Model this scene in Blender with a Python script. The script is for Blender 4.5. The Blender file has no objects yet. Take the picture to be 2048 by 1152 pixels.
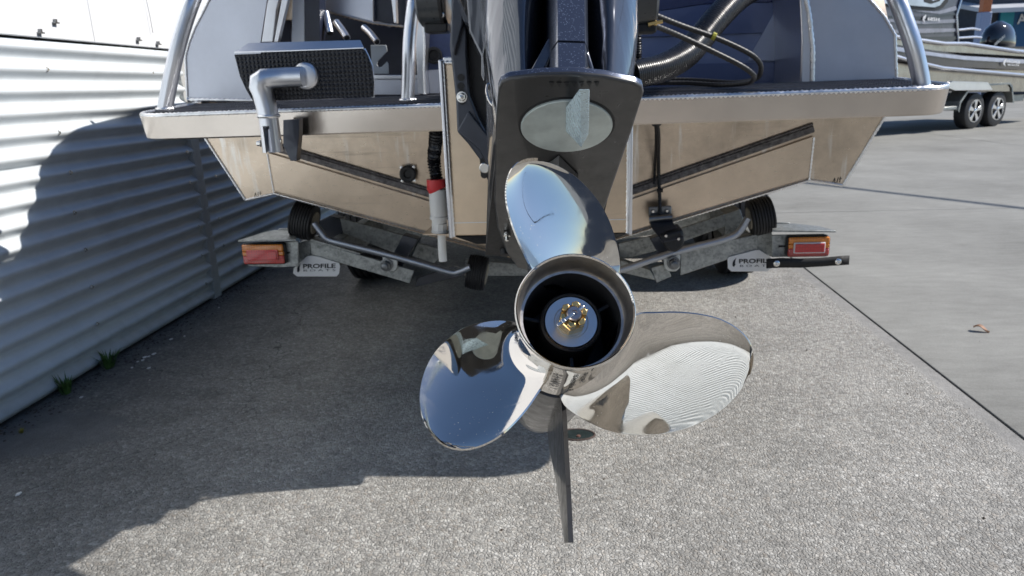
import bpy, bmesh, math, random
from mathutils import Vector, Matrix
random.seed(7)
PI = math.pi
S = bpy.context.scene
C = S.collection

# ------------------------------------------------------------------ camera
CH = 1.05                                   # eye height in metres
FPX = 1422.0                                # focal length in px of a 2048 px wide frame
yaw, pit = math.radians(5.0254), math.radians(15.7659)
FWD = Vector((-math.sin(yaw) * math.cos(pit), math.cos(yaw) * math.cos(pit), -math.sin(pit)))
roll = math.radians(2.12)
_r = FWD.cross(Vector((0, 0, 1))).normalized()
_u = _r.cross(FWD).normalized()
RGT = _r * math.cos(roll) - _u * math.sin(roll)
UPV = _u * math.cos(roll) + _r * math.sin(roll)
EYE = Vector((0, 0, CH))
cd = bpy.data.cameras.new('camera'); cam = bpy.data.objects.new('camera', cd); C.objects.link(cam)
cam.matrix_world = Matrix(((RGT.x, UPV.x, -FWD.x, 0), (RGT.y, UPV.y, -FWD.y, 0), (RGT.z, UPV.z, -FWD.z, CH), (0, 0, 0, 1)))
cd.sensor_width = 36; cd.lens = FPX / 2048 * 36; cd.clip_start = 0.05; cd.clip_end = 2000
cd.dof.use_dof = True; cd.dof.focus_distance = 0.86; cd.dof.aperture_fstop = 13
S.camera = cam

# ------------------------------------------------------------------ light
SUN = Vector((1.083, 0.18, 0.97)).normalized()
w = bpy.data.worlds.new('World'); S.world = w; w.use_nodes = True
nt = w.node_tree; nt.nodes.clear()
sky = nt.nodes.new('ShaderNodeTexSky'); sky.sky_type = 'NISHITA'; sky.sun_disc = False
sky.sun_elevation = math.asin(SUN.z); sky.sun_rotation = math.atan2(SUN.x, SUN.y)
sky.air_density = 1.0; sky.altitude = 600; sky.dust_density = 0.45; sky.ozone_density = 5.0
bg = nt.nodes.new('ShaderNodeBackground'); bg.inputs[1].default_value = 0.095
wo = nt.nodes.new('ShaderNodeOutputWorld')
nt.links.new(sky.outputs[0], bg.inputs[0]); nt.links.new(bg.outputs[0], wo.inputs[0])
sd = bpy.data.lights.new('sun', 'SUN'); sd.energy = 4.6; sd.angle = math.radians(0.53); sd.color = (1, 0.955, 0.895)
so = bpy.data.objects.new('sun', sd); C.objects.link(so); so.location = (6, 1, 8)
so.rotation_euler = (-SUN).to_track_quat('-Z', 'Y').to_euler()
S.cycles.caustics_reflective = False; S.cycles.caustics_refractive = False
vs = S.view_settings; vs.view_transform = 'Standard'; vs.look = 'None'; vs.exposure = 0.3; vs.gamma = 1; vs.use_curve_mapping = False

# ------------------------------------------------------------------ helpers
def ray(px, py):
    return RGT * (px - 1024) + UPV * (576 - py) + FWD * FPX
def at(px, py, Y):                          # the point at depth Y behind a spot of the photograph
    d = ray(px, py); return EYE + d * (Y / d.y)
def gnd(px, py, z=0.0):
    d = ray(px, py); return EYE + d * ((z - CH) / d.z)

class MB:
    def __init__(s): s.v = []; s.f = []; s.sm = []
    def add(s, vs, fs, smooth=True):
        o = len(s.v); s.v += [Vector(v) for v in vs]
        for f in fs: s.f.append([i + o for i in f]); s.sm.append(smooth)
        return s
    def box(s, a, b, rot=None, piv=None):
        x0, y0, z0 = a; x1, y1, z1 = b
        vs = [Vector(p) for p in ((x0,y0,z0),(x1,y0,z0),(x1,y1,z0),(x0,y1,z0),(x0,y0,z1),(x1,y0,z1),(x1,y1,z1),(x0,y1,z1))]
        if rot is not None:
            pv = Vector(piv) if piv is not None else (vs[0] + vs[6]) / 2
            vs = [pv + rot @ (v - pv) for v in vs]
        return s.add(vs, [(0,3,2,1),(4,5,6,7),(0,1,5,4),(1,2,6,5),(2,3,7,6),(3,0,4,7)])
    def prism(s, poly, d):                  # polygon of 3D points pushed along d
        n = len(poly); d = Vector(d); P = [Vector(p) for p in poly]
        return s.add(P + [p + d for p in P], [tuple(range(n))[::-1], tuple(range(n, 2*n))] + [(i, (i+1) % n, n + (i+1) % n, n + i) for i in range(n)])
    def tube(s, pts, r, n=12, cap=True, closed=False):
        P = [Vector(p) for p in pts]; m = len(P)
        rr = r if hasattr(r, '__len__') else [r] * m
        t = [(P[min(i+1, m-1)] - P[max(i-1, 0)]).normalized() for i in range(m)]
        a = Vector((0, 0, 1)) if abs(t[0].z) < 0.9 else Vector((1, 0, 0))
        u = t[0].cross(a).normalized(); vs = []
        for i in range(m):
            u = (u - t[i] * u.dot(t[i])).normalized(); q = t[i].cross(u)
            for k in range(n):
                x = 2 * PI * k / n; vs.append(P[i] + (u * math.cos(x) + q * math.sin(x)) * rr[i])
        fs = [(i*n + k, i*n + (k+1) % n, (i+1)*n + (k+1) % n, (i+1)*n + k) for i in range(m-1) for k in range(n)]
        if cap: fs += [tuple(range(n))[::-1], tuple(range((m-1)*n, m*n))]
        return s.add(vs, fs)
    def lathe(s, prof, o, ax, n=32, ref=None, cap=False):   # prof = (along axis, radius)
        o = Vector(o); ax = Vector(ax).normalized()
        a = Vector(ref) if ref is not None else (Vector((0, 0, 1)) if abs(ax.z) < 0.9 else Vector((1, 0, 0)))
        u = (a - ax * a.dot(ax)).normalized(); q = ax.cross(u); m = len(prof)
        vs = [o + ax * p[0] + (u * math.cos(2*PI*k/n) + q * math.sin(2*PI*k/n)) * p[1] for p in prof for k in range(n)]
        fs = [(i*n + k, i*n + (k+1) % n, (i+1)*n + (k+1) % n, (i+1)*n + k) for i in range(m-1) for k in range(n)]
        if cap: fs += [tuple(range(n))[::-1], tuple(range((m-1)*n, m*n))]
        return s.add(vs, fs)
    def grid(s, rows, wrap=False):
        m = len(rows); n = len(rows[0]); vs = [v for r in rows for v in r]; kk = n if wrap else n - 1
        return s.add(vs, [(i*n + k, i*n + (k+1) % n, (i+1)*n + (k+1) % n, (i+1)*n + k) for i in range(m-1) for k in range(kk)])

def build(name, mb, mat, parent=None, angle=35, bevel=0, seg=2, merge=False, fix=True, **props):
    me = bpy.data.meshes.new(name)
    me.from_pydata([tuple(v) for v in mb.v], [], mb.f)
    bm = bmesh.new(); bm.from_mesh(me)
    if merge: bmesh.ops.remove_doubles(bm, verts=bm.verts, dist=1e-5)
    if fix: bmesh.ops.recalc_face_normals(bm, faces=bm.faces)
    bm.to_mesh(me); bm.free()
    me.shade_smooth(); me.set_sharp_from_angle(angle=math.radians(angle))
    o = bpy.data.objects.new(name, me); C.objects.link(o)
    if mat: me.materials.append(mat)
    if parent is not None:
        o.parent = parent
        L = parent; off = Vector((0, 0, 0))
        while L is not None: off += L.location; L = L.parent
        for v in me.vertices: v.co -= off
    if bevel:
        b = o.modifiers.new('bevel', 'BEVEL'); b.width = bevel; b.segments = seg; b.limit_method = 'ANGLE'; b.angle_limit = math.radians(40)
    for k, v in props.items(): o[k] = v
    return o
def thing(name, label, cat, loc, group=None):
    o = bpy.data.objects.new(name, None); C.objects.link(o); o.location = loc; o.empty_display_size = 0.1
    o['label'] = label; o['category'] = cat
    if group: o['group'] = group
    return o
def copy_tree(o, delta=None, parent=None):
    c = o.copy(); C.objects.link(c); c.parent = parent
    if delta is not None: c.location = o.location + Vector(delta)
    for ch in list(o.children): copy_tree(ch, None, c)
    return c
def smooth_path(pts, n=8):                  # Catmull-Rom
    P = [Vector(p) for p in pts]; P = [2*P[0] - P[1]] + P + [2*P[-1] - P[-2]]; out = []
    for i in range(1, len(P) - 2):
        for k in range(n):
            t = k / n; a, b, c, d = P[i-1:i+3]
            out.append(0.5 * ((2*b) + (c - a)*t + (2*a - 5*b + 4*c - d)*t*t + (3*b - a - 3*c + d)*t**3))
    out.append(P[-2]); return out
def bead(pts, r=0.006, step=0.006):         # stacked-dimes weld bead laid along a line
    P = [Vector(p) for p in pts]; out = []; rad = []
    for a, b in zip(P[:-1], P[1:]):
        n = max(2, int((b - a).length / step))
        for k in range(n): out.append(a.lerp(b, k / n))
    out.append(P[-1])
    for i in range(len(out)): rad.append(r * (0.78 if i % 2 else 1.12) * random.uniform(0.92, 1.08))
    return out, rad
def text(name, body, o, ux, uy, mat, parent, width=None, height=None, wrap=None, shear=0, bold=0):
    cu = bpy.data.curves.new('lettering', 'FONT'); cu.body = body; cu.resolution_u = 3; cu.offset = bold
    to = bpy.data.objects.new('lettering', cu); C.objects.link(to)
    bpy.context.view_layer.update()
    me = bpy.data.meshes.new_from_object(to.evaluated_get(bpy.context.evaluated_depsgraph_get()))
    bpy.data.objects.remove(to)
    xs = [v.co.x for v in me.vertices]; ys = [v.co.y for v in me.vertices]
    x0, x1, y0, y1 = min(xs), max(xs), min(ys), max(ys)
    o = Vector(o); ux = Vector(ux); uy = Vector(uy); m = MB()
    vs = []
    for v in me.vertices:
        a = (v.co.x - x0) / (x1 - x0); b = (v.co.y - y0) / (y1 - y0)
        vs.append(wrap(a, b) if wrap else o + ux * (a + shear * b) + uy * b)
    m.add(vs, [tuple(p.vertices) for p in me.polygons])
    bpy.data.meshes.remove(me)
    return build(name, m, mat, parent, fix=False)

# ------------------------------------------------------------------ materials
class NT:
    def __init__(s, name):
        s.m = bpy.data.materials.new(name); s.m.use_nodes = True; s.t = s.m.node_tree
        s.b = s.t.nodes['Principled BSDF']
    def n(s, typ, ins=None, **kw):
        x = s.t.nodes.new(typ)
        for k, v in kw.items(): setattr(x, k, v)
        for k, v in (ins or {}).items():
            if hasattr(v, 'is_output'): s.t.links.new(v, x.inputs[k])
            else: x.inputs[k].default_value = v
        return x
    def set(s, **kw):
        for k, v in kw.items():
            k = k.replace('_', ' ')
            if hasattr(v, 'is_output'): s.t.links.new(v, s.b.inputs[k])
            else: s.b.inputs[k].default_value = v
        return s
    def coord(s, scale=(1, 1, 1), rot=(0, 0, 0)):
        tc = s.n('ShaderNodeTexCoord'); mp = s.n('ShaderNodeMapping', {'Vector': tc.outputs['Object'], 'Scale': scale, 'Rotation': rot}); return mp.outputs[0]
    def noise(s, vec, scale, detail=4, rough=0.55):
        return s.n('ShaderNodeTexNoise', {'Vector': vec, 'Scale': scale, 'Detail': detail, 'Roughness': rough})
    def ramp(s, fac, stops):
        r = s.n('ShaderNodeValToRGB', {'Fac': fac}); e = r.color_ramp.elements
        while len(e) < len(stops): e.new(0.5)
        for i, (p, c) in enumerate(stops): e[i].position = p; e[i].color = (c[0], c[1], c[2], 1) if hasattr(c, '__len__') else (c, c, c, 1)
        return r
    def mix(s, fac, a, b, typ='MIX'):
        x = s.n('ShaderNodeMix', data_type='RGBA', blend_type=typ)
        for i, v in ((0, fac), (6, a), (7, b)):
            if hasattr(v, 'is_output'): s.t.links.new(v, x.inputs[i])
            else: x.inputs[i].default_value = (v if i == 0 else (v[0], v[1], v[2], 1))
        return x.outputs[2]
    def bump(s, h, strength=0.3, dist=0.002, normal=None):
        i = {'Height': h, 'Strength': strength, 'Distance': dist}
        if normal is not None: i['Normal'] = normal
        s.set(Normal=s.n('ShaderNodeBump', i).outputs[0]); return s
    def math(s, op, a, b=0.0, c=0.0):
        return s.n('ShaderNodeMath', {0: a, 1: b, 2: c}, operation=op).outputs[0]

def simple(name, col, rough=0.5, metal=0.0, coat=0.0, var=0.12, scale=30, bump=0.0, rvar=0.12):
    t = NT(name); v = t.coord(); n = t.noise(v, scale)
    d = tuple(c * (1 - var) for c in col); l = tuple(min(1, c * (1 + var)) for c in col)
    t.set(Base_Color=t.ramp(n.outputs[0], [(0.3, d), (0.7, l)]).outputs[0], Metallic=metal, Coat_Weight=coat, Coat_Roughness=0.03)
    n2 = t.noise(v, scale * 3.7, 5)
    t.set(Roughness=t.n('ShaderNodeMapRange', {0: n2.outputs[0], 1: 0.3, 2: 0.7, 3: max(0.02, rough - rvar * rough), 4: rough + rvar * rough}).outputs[0])
    if bump: t.bump(n2.outputs[0], bump, 0.002)
    return t.m

def alu(name, rough=0.29, col=(0.72, 0.60, 0.475), axis=(1, 1, 14), stain=0.25, streak=0.0, bump=0.006, dent=260.0):
    t = NT(name); v = t.coord(axis); g = t.noise(v, 22, 5, 0.65); w_ = t.coord(); b = t.noise(w_, 4.5, 6, 0.68)
    base = t.ramp(b.outputs[0], [(0.28, tuple(c * (1 - stain) for c in col)), (0.62, col)]).outputs[0]
    if streak:
        sv = t.noise(t.coord((38, 38, 1.2)), 1.0, 3, 0.6)
        base = t.mix(t.n('ShaderNodeMapRange', {0: sv.outputs[0], 1: 0.58, 2: 0.72, 3: 0, 4: streak}).outputs[0], base, (0.80, 0.79, 0.76))
    sf = t.noise(t.coord((3, 3, 55), (0, .35, 0)), 1.0, 4, 0.7); sf2 = t.noise(w_, 2.6, 3, 0.6)
    sfm = t.math('MULTIPLY', t.n('ShaderNodeMapRange', {0: sf.outputs[0], 1: 0.56, 2: 0.66, 3: 0.0, 4: 1.0}).outputs[0], t.n('ShaderNodeMapRange', {0: sf2.outputs[0], 1: 0.5, 2: 0.62, 3: 0.0, 4: stain}).outputs[0])
    base = t.mix(sfm, base, tuple(c * .42 for c in col))
    t.set(Base_Color=base, Metallic=1.0)
    sc = t.noise(w_, 60, 6, 0.7)
    rg = t.math('ADD', t.math('MULTIPLY', g.outputs[0], 0.10), t.math('MULTIPLY', sc.outputs[0], 0.06))
    t.set(Roughness=t.math('ADD', rg, rough - 0.08))
    lo = t.noise(w_, 3.2, 2, 0.5)
    t.bump(t.math('ADD', t.math('ADD', g.outputs[0], t.math('MULTIPLY', b.outputs[0], 2.0)), t.math('MULTIPLY', lo.outputs[0], dent)), bump * 4, 0.001)
    return t.m

M = {}
M['alu'] = alu('mill_aluminium')
M['alu_streak'] = alu('streaked_aluminium', streak=0.6, stain=0.42)
M['pod'] = alu('pod_aluminium', 0.38, (0.74, 0.595, 0.44), stain=0.2)
M['zincpipe'] = simple('zinc_pipe', (.42, .45, .50), .36, .9, var=.06)
M['alu_bright'] = alu('bright_aluminium', 0.30, (0.74, 0.75, 0.78), (1, 1, 1), 0.1, 0, 0.003, 30)
M['alu_tube'] = alu('anodised_tube', 0.30, (0.74, 0.76, 0.80), (1, 1, 1), 0.08, 0, 0.0, 0)
M['alu_wing'] = alu('brushed_wing', 0.40, (0.56, 0.58, 0.64), (1, 1, 20), 0.12, 0, 0.004)
M['alu_skirt'] = alu('skirt_aluminium', 0.20, (0.64, 0.575, 0.51), (0.5, 0.5, 2.5), 0.15, 0.0, 0.003)
M['weld'] = simple('weld_bead', (0.85, 0.85, 0.85), 0.3, 1.0)
M['fold_shade'] = simple('strake_fold_shade', (0.16, 0.15, 0.15), 0.6, 0.6, var=0.5, scale=80)  # dark colour painted in for the shade line along the strake fold
M['ink'] = simple('marker_ink', (0.03, 0.03, 0.03), 0.7)
M['gear'] = simple('gearcase_paint', (0.045, 0.044, 0.044), 0.36, 0.25, 0.35, var=0.22, scale=14, bump=0.02, rvar=0.3)
M['gear_edge'] = None
def gloss():
    t = NT('gloss_charcoal'); v = t.coord((26, 26, 5)); n = t.noise(v, 1.0, 2, 0.45)
    t.set(Base_Color=(0.095, 0.10, 0.115, 1), Metallic=0.65, Roughness=0.13, Coat_Weight=1.0, Coat_Roughness=0.03)
    t.bump(n.outputs[0], 0.45, 0.012); return t.m
M['gloss'] = gloss()
M['bracket'] = simple('bracket_paint', (0.05, 0.056, 0.072), 0.32, 0.5, 0.3, scale=20)
M['black'] = simple('matte_black', (0.012, 0.012, 0.013), 0.55)
M['blackgloss'] = simple('black_rubber_hose', (0.014, 0.014, 0.016), 0.28)
M['fenceblue'] = simple('dark_blue_paint', (0.035, 0.055, 0.10), 0.5)
M['hosemat'] = simple('satin_black_hose', (0.011, 0.011, 0.012), 0.5)
M['rubber'] = simple('roller_rubber', (0.018, 0.018, 0.02), 0.6, scale=60)
M['zinc'] = simple('zinc_anode', (0.60, 0.66, 0.63), 0.36, 0.35, var=0.2, scale=26, bump=0.06)
M['zinc_fin'] = simple('zinc_fin', (0.60, 0.74, 0.80), 0.28, 0.4, var=0.1, scale=40)
M['bolt'] = simple('bolt_steel', (0.72, 0.71, 0.68), 0.24, 1.0)
M['darkbolt'] = simple('dark_bolt', (0.20, 0.21, 0.22), 0.35, 1.0)
M['brass'] = simple('brass', (0.72, 0.50, 0.20), 0.3, 1.0, var=0.15, scale=60)
M['washer'] = simple('washer_steel', (0.74, 0.73, 0.71), 0.34, 1.0, var=0.06)
M['white'] = simple('white_plastic', (0.78, 0.77, 0.73), 0.4, var=0.03)
M['signwhite'] = simple('white_sign', (0.80, 0.80, 0.80), 0.45, var=0.02)
M['red'] = simple('red_plastic', (0.62, 0.02, 0.025), 0.35, var=0.06)
M['navy'] = simple('navy_panel', (0.014, 0.018, 0.035), 0.4, 0.0, var=0.2)
M['strap'] = simple('black_strap', (0.010, 0.010, 0.011), 0.7)
M['hub'] = simple('exhaust_soot', (0.05, 0.05, 0.052), 0.5, 0.2)
M['lipwear'] = simple('inner_lip_steel', (0.50, 0.47, 0.44), 0.42, 1.0, var=0.2, scale=60)
M['leaf'] = simple('dry_leaf', (0.50, 0.30, 0.20), 0.7, var=0.3, scale=90)
M['grass'] = simple('grass', (0.06, 0.125, 0.025), 0.5, var=0.4, scale=60)
M['moss'] = simple('yellow_moss', (0.26, 0.22, 0.04), 0.8, var=0.4, scale=90)
M['chip'] = simple('paint_chip', (0.7, 0.7, 0.68), 0.6)
M['tan'] = simple('roller_core', (0.42, 0.38, 0.30), 0.5)
M['rim'] = simple('alloy_rim', (0.75, 0.76, 0.78), 0.2, 1.0)
M['grey'] = simple('grey_plastic', (0.42, 0.45, 0.47), 0.5, var=0.06)

def prop_steel():
    t = NT('polished_stainless'); v = t.coord()
    n = t.noise(v, 9, 2, 0.5); n2 = t.noise(v, 90, 5, 0.7)
    sp = t.n('ShaderNodeTexVoronoi', {'Vector': v, 'Scale': 260.0}); dust = t.noise(v, 14, 3, 0.6)
    fleck = t.math('MULTIPLY', t.math('LESS_THAN', sp.outputs['Distance'], 0.10), t.math('GREATER_THAN', dust.outputs[0], 0.56))
    t.set(Base_Color=t.ramp(n.outputs[0], [(0.3, (0.66, 0.62, 0.565)), (0.7, (0.74, 0.705, 0.655))]).outputs[0], Metallic=1.0)
    rr = t.n('ShaderNodeMapRange', {0: n2.outputs[0], 1: 0.45, 2: 0.75, 3: 0.022, 4: 0.075}).outputs[0]
    sm = t.noise(v, 17, 4, 0.65); scr = t.noise(t.coord((14, 300, 40), (.4, .3, .8)), 1.0, 3, 0.6)
    rr = t.math('ADD', rr, t.n('ShaderNodeMapRange', {0: sm.outputs[0], 1: 0.52, 2: 0.66, 3: 0.0, 4: 0.10}).outputs[0])
    rr = t.math('ADD', rr, t.n('ShaderNodeMapRange', {0: scr.outputs[0], 1: 0.62, 2: 0.70, 3: 0.0, 4: 0.09}).outputs[0])
    t.set(Roughness=t.math('ADD', rr, t.math('MULTIPLY', fleck, 0.5)))
    t.bump(n.outputs[0], 0.10, 0.004); return t.m
M['steel'] = prop_steel()

def flake():
    t = NT('metallic_flake'); v = t.coord(); vo = t.n('ShaderNodeTexVoronoi', {'Vector': v, 'Scale': 900.0})
    sp = t.n('ShaderNodeSeparateColor', {0: vo.outputs['Color']})
    f = t.math('GREATER_THAN', sp.outputs[0], 0.93)
    t.set(Base_Color=t.mix(f, (0.085, 0.098, 0.14), (0.24, 0.27, 0.34)), Metallic=0.7, Roughness=0.3, Coat_Weight=0.8, Coat_Roughness=0.04); return t.m
M['flake'] = flake()

def galv():
    t = NT('galvanised_steel'); v = t.coord(); vo = t.n('ShaderNodeTexVoronoi', {'Vector': v, 'Scale': 130.0}); n = t.noise(v, 35, 6, 0.7)
    f = t.math('ADD', t.math('MULTIPLY', t.n('ShaderNodeSeparateColor', {0: vo.outputs['Color']}).outputs[0], 0.22), t.math('MULTIPLY', n.outputs[0], 0.85))
    t.set(Base_Color=t.ramp(f, [(0.25, (0.17, 0.18, 0.175)), (0.5, (0.33, 0.345, 0.335)), (0.8, (0.50, 0.515, 0.505))]).outputs[0], Metallic=0.75,
          Roughness=t.n('ShaderNodeMapRange', {0: f, 1: 0.2, 2: 0.8, 3: 0.6, 4: 0.38}).outputs[0])
    t.bump(n.outputs[0], 0.12, 0.002); return t.m
M['galv'] = galv()
M['pivot'] = simple('bright_zinc', (.55, .57, .56), .42, .7, var=.08)

def dots(name, scale, col, amp):            # raised-dot rubber
    t = NT(name); v = t.coord(); vo = t.n('ShaderNodeTexVoronoi', {'Vector': v, 'Scale': scale, 'Randomness': 0.0}); n = t.noise(v, 40)
    h = t.n('ShaderNodeMapRange', {0: vo.outputs['Distance'], 1: 0.15, 2: 0.5, 3: 1.0, 4: 0.0}).outputs[0]
    t.set(Base_Color=t.ramp(n.outputs[0], [(0.3, tuple(c * .8 for c in col)), (0.7, tuple(c * 1.2 for c in col))]).outputs[0], Roughness=0.5)
    t.bump(h, 1.0, amp); return t.m
M['tread'] = dots('dotted_tread', 95.0, (0.018, 0.019, 0.024), 0.004)
M['deck'] = dots('deck_tread', 130.0, (0.125, 0.13, 0.15), 0.004)

def lens(name, col, emit=None):
    t = NT(name); v = t.coord(); vo = t.n('ShaderNodeTexVoronoi', {'Vector': v, 'Scale': 110.0, 'Randomness': 0.15})
    f = t.n('ShaderNodeMapRange', {0: vo.outputs['Distance'], 1: 0.1, 2: 0.6, 3: 1.25, 4: 0.7}).outputs[0]
    t.set(Base_Color=t.mix(1.0, col, t.n('ShaderNodeCombineColor', {0: f, 1: f, 2: f}).outputs[0], 'MULTIPLY'), Roughness=0.2, Coat_Weight=1.0, Coat_Roughness=0.03, Subsurface_Weight=0.0)
    t.bump(vo.outputs['Distance'], 0.25, 0.002); return t.m
M['amber'] = lens('amber_lens', (0.92, 0.28, 0.015)); M['redlens'] = lens('red_lens', (0.72, 0.012, 0.02)); M['pink'] = lens('pale_red_lens', (0.68, 0.07, 0.06))

def aggregate():
    t = NT('exposed_aggregate'); tc = t.coord()
    wob = t.noise(tc, 60, 2); v = t.mix(0.012, tc, wob.outputs['Color'], 'ADD')
    vo = t.n('ShaderNodeTexVoronoi', {'Vector': v, 'Scale': 112.0}); ed = t.n('ShaderNodeTexVoronoi', {'Vector': v, 'Scale': 112.0}, feature='DISTANCE_TO_EDGE')
    v2 = t.n('ShaderNodeTexVoronoi', {'Vector': v, 'Scale': 230.0})
    c = t.n('ShaderNodeSeparateColor', {0: vo.outputs['Color']})
    c2 = t.n('ShaderNodeSeparateColor', {0: v2.outputs['Color']})
    stone = t.ramp(c.outputs[0], [(0.0, (0.11, 0.107, 0.10)), (0.25, (0.23, 0.222, 0.205)), (0.55, (0.33, 0.32, 0.295)), (0.8, (0.43, 0.418, 0.385)), (1.0, (0.62, 0.607, 0.57))])
    stone = t.mix(t.math('MULTIPLY', t.math('POWER', c.outputs[1], 4.0), 0.5), stone.outputs[0], (0.33, 0.26, 0.19))
    fines = t.ramp(c2.outputs[0], [(0.0, (0.10, 0.098, 0.092)), (1.0, (0.36, 0.352, 0.332))])
    gap = t.n('ShaderNodeMapRange', {0: ed.outputs['Distance'], 1: 0.02, 2: 0.22, 3: 0.6, 4: 0.0}).outputs[0]
    sm_ = t.noise(tc, 120, 3, 0.6)
    gap = t.math('MULTIPLY', gap, t.n('ShaderNodeMapRange', {0: sm_.outputs[0], 1: 0.38, 2: 0.62, 3: 0.25, 4: 1.0}).outputs[0])
    stone = t.mix(0.45, stone, t.ramp(t.noise(tc, 230, 5, 0.7).outputs[0], [(0.34, (0.10, 0.096, 0.088)), (0.5, (0.31, 0.30, 0.276)), (0.68, (0.60, 0.585, 0.545))]).outputs[0])
    col = t.mix(gap, stone, fines.outputs[0])
    big = t.noise(tc, 1.3, 6, 0.6); mid = t.noise(tc, 7, 5, 0.65)
    m3 = t.noise(tc, 30, 4, 0.7)
    tone = t.math('ADD', t.math('ADD', t.math('MULTIPLY', big.outputs[0], 0.45), t.math('MULTIPLY', mid.outputs[0], 0.3)), t.math('MULTIPLY', m3.outputs[0], 0.25))
    k = t.n('ShaderNodeMapRange', {0: tone, 1: 0.35, 2: 0.65, 3: 0.74, 4: 1.42}).outputs[0]
    sx = t.n('ShaderNodeSeparateXYZ', {0: tc})
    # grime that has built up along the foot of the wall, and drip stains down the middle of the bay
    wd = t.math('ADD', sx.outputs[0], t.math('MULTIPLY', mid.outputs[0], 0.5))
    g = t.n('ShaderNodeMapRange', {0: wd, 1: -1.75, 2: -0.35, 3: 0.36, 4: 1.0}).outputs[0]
    # smooth trowelled border beside the joint
    bd = t.n('ShaderNodeMapRange', {0: t.math('ADD', sx.outputs[0], t.math('MULTIPLY', mid.outputs[0], 0.03)), 1: 1.255, 2: 1.285, 3: 0.0, 4: 0.8}).outputs[0]
    # patch of smoother repair mortar by the wall foot
    pd = t.n('ShaderNodeVectorMath', {0: tc, 1: (-1.80, 2.02, 0)}, operation='SUBTRACT'); pd2 = t.n('ShaderNodeVectorMath', {0: pd.outputs[0], 1: (1.0, 1.7, 1)}, operation='MULTIPLY')
    pl_ = t.n('ShaderNodeVectorMath', {0: pd2.outputs[0]}, operation='LENGTH').outputs['Value']
    pm = t.n('ShaderNodeMapRange', {0: t.math('ADD', pl_, t.math('MULTIPLY', mid.outputs[0], 0.45)), 1: 0.50, 2: 0.54, 3: 0.8, 4: 0.0}).outputs[0]
    col = t.mix(pm, col, (0.27, 0.27, 0.265))
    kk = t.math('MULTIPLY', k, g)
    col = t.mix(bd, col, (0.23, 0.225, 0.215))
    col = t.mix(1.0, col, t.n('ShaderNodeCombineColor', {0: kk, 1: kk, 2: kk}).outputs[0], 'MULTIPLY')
    # oil drips and damp spots
    ov = t.n('ShaderNodeTexVoronoi', {'Vector': t.mix(0.05, tc, mid.outputs['Color'], 'ADD'), 'Scale': 2.3}); oc = t.n('ShaderNodeSeparateColor', {0: ov.outputs['Color']})
    osz = t.n('ShaderNodeMapRange', {0: oc.outputs[0], 1: 0.5, 2: 1.0, 3: 0.0, 4: 0.13}).outputs[0]
    om = t.n('ShaderNodeMapRange', {0: t.math('SUBTRACT', osz, ov.outputs['Distance']), 1: -0.02, 2: 0.05, 3: 0.0, 4: 0.30}).outputs[0]
    col = t.mix(om, col, (0.09, 0.086, 0.078))
    # fine dark cracks
    cn = t.noise(tc, 2.2, 5, 0.6); cv = t.mix(0.35, tc, cn.outputs['Color'], 'ADD')
    ck = t.n('ShaderNodeTexVoronoi', {'Vector': cv, 'Scale': 0.62}, feature='DISTANCE_TO_EDGE')
    cr = t.math('MULTIPLY', t.math('LESS_THAN', ck.outputs['Distance'], 0.0011), t.n('ShaderNodeMapRange', {0: sx.outputs[0], 1: -1.25, 2: -0.8, 3: 0.65, 4: 0.0}).outputs[0])
    col = t.mix(cr, col, (0.03, 0.03, 0.03))
    t.set(Base_Color=col, Roughness=0.82)
    h = t.math('ADD', t.math('MINIMUM', t.math('MULTIPLY', ed.outputs['Distance'], 2.2), 0.6), t.math('MULTIPLY', c.outputs[2], 0.35))
    h = t.math('MULTIPLY', h, t.math('SUBTRACT', 1.0, bd))
    t.bump(t.math('ADD', h, t.math('MULTIPLY', sm_.outputs[0], .5)), 0.8, 0.0045); return t.m
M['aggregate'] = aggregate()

def concrete():
    t = NT('brushed_concrete'); tc = t.coord(); a = t.noise(tc, 0.8, 6, 0.62); b = t.noise(t.coord((1, 3.5, 1), (0, 0, 0.2)), 6, 6, 0.7); c = t.noise(tc, 190, 3, 0.7)
    f = t.math('ADD', t.math('ADD', t.math('MULTIPLY', a.outputs[0], 0.5), t.math('MULTIPLY', b.outputs[0], 0.3)), t.math('MULTIPLY', c.outputs[0], 0.25))
    col = t.ramp(f, [(0.37, (0.16, 0.158, 0.145)), (0.52, (0.25, 0.248, 0.23)), (0.67, (0.33, 0.328, 0.305))])
    t.set(Base_Color=col.outputs[0], Roughness=0.85); t.bump(t.math('ADD', c.outputs[0], b.outputs[0]), 0.35, 0.003); return t.m
M['concrete'] = concrete()
M['joint'] = simple('joint_filler', (0.12, 0.117, 0.108), 0.9, var=0.4, scale=40)

def painted_tin():
    t = NT('painted_corrugated_steel'); tc = t.coord(); a = t.noise(tc, 2.5, 6, 0.6); s = t.noise(t.coord((1, 1, 0.12)), 12, 4, 0.6)
    f = t.math('ADD', t.math('MULTIPLY', a.outputs[0], 0.6), t.math('MULTIPLY', s.outputs[0], 0.4))
    col = t.ramp(f, [(0.3, (0.56, 0.595, 0.62)), (0.5, (0.66, 0.705, 0.735)), (0.8, (0.70, 0.75, 0.785))]).outputs[0]
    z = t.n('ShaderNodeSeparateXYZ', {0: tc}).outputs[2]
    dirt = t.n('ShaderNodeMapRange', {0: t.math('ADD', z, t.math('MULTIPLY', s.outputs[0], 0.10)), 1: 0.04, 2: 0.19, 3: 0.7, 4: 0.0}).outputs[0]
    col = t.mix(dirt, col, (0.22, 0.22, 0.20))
    t.set(Base_Color=col, Roughness=0.42); t.bump(a.outputs[0], 0.15, 0.01); return t.m
M['tin'] = painted_tin()
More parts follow.
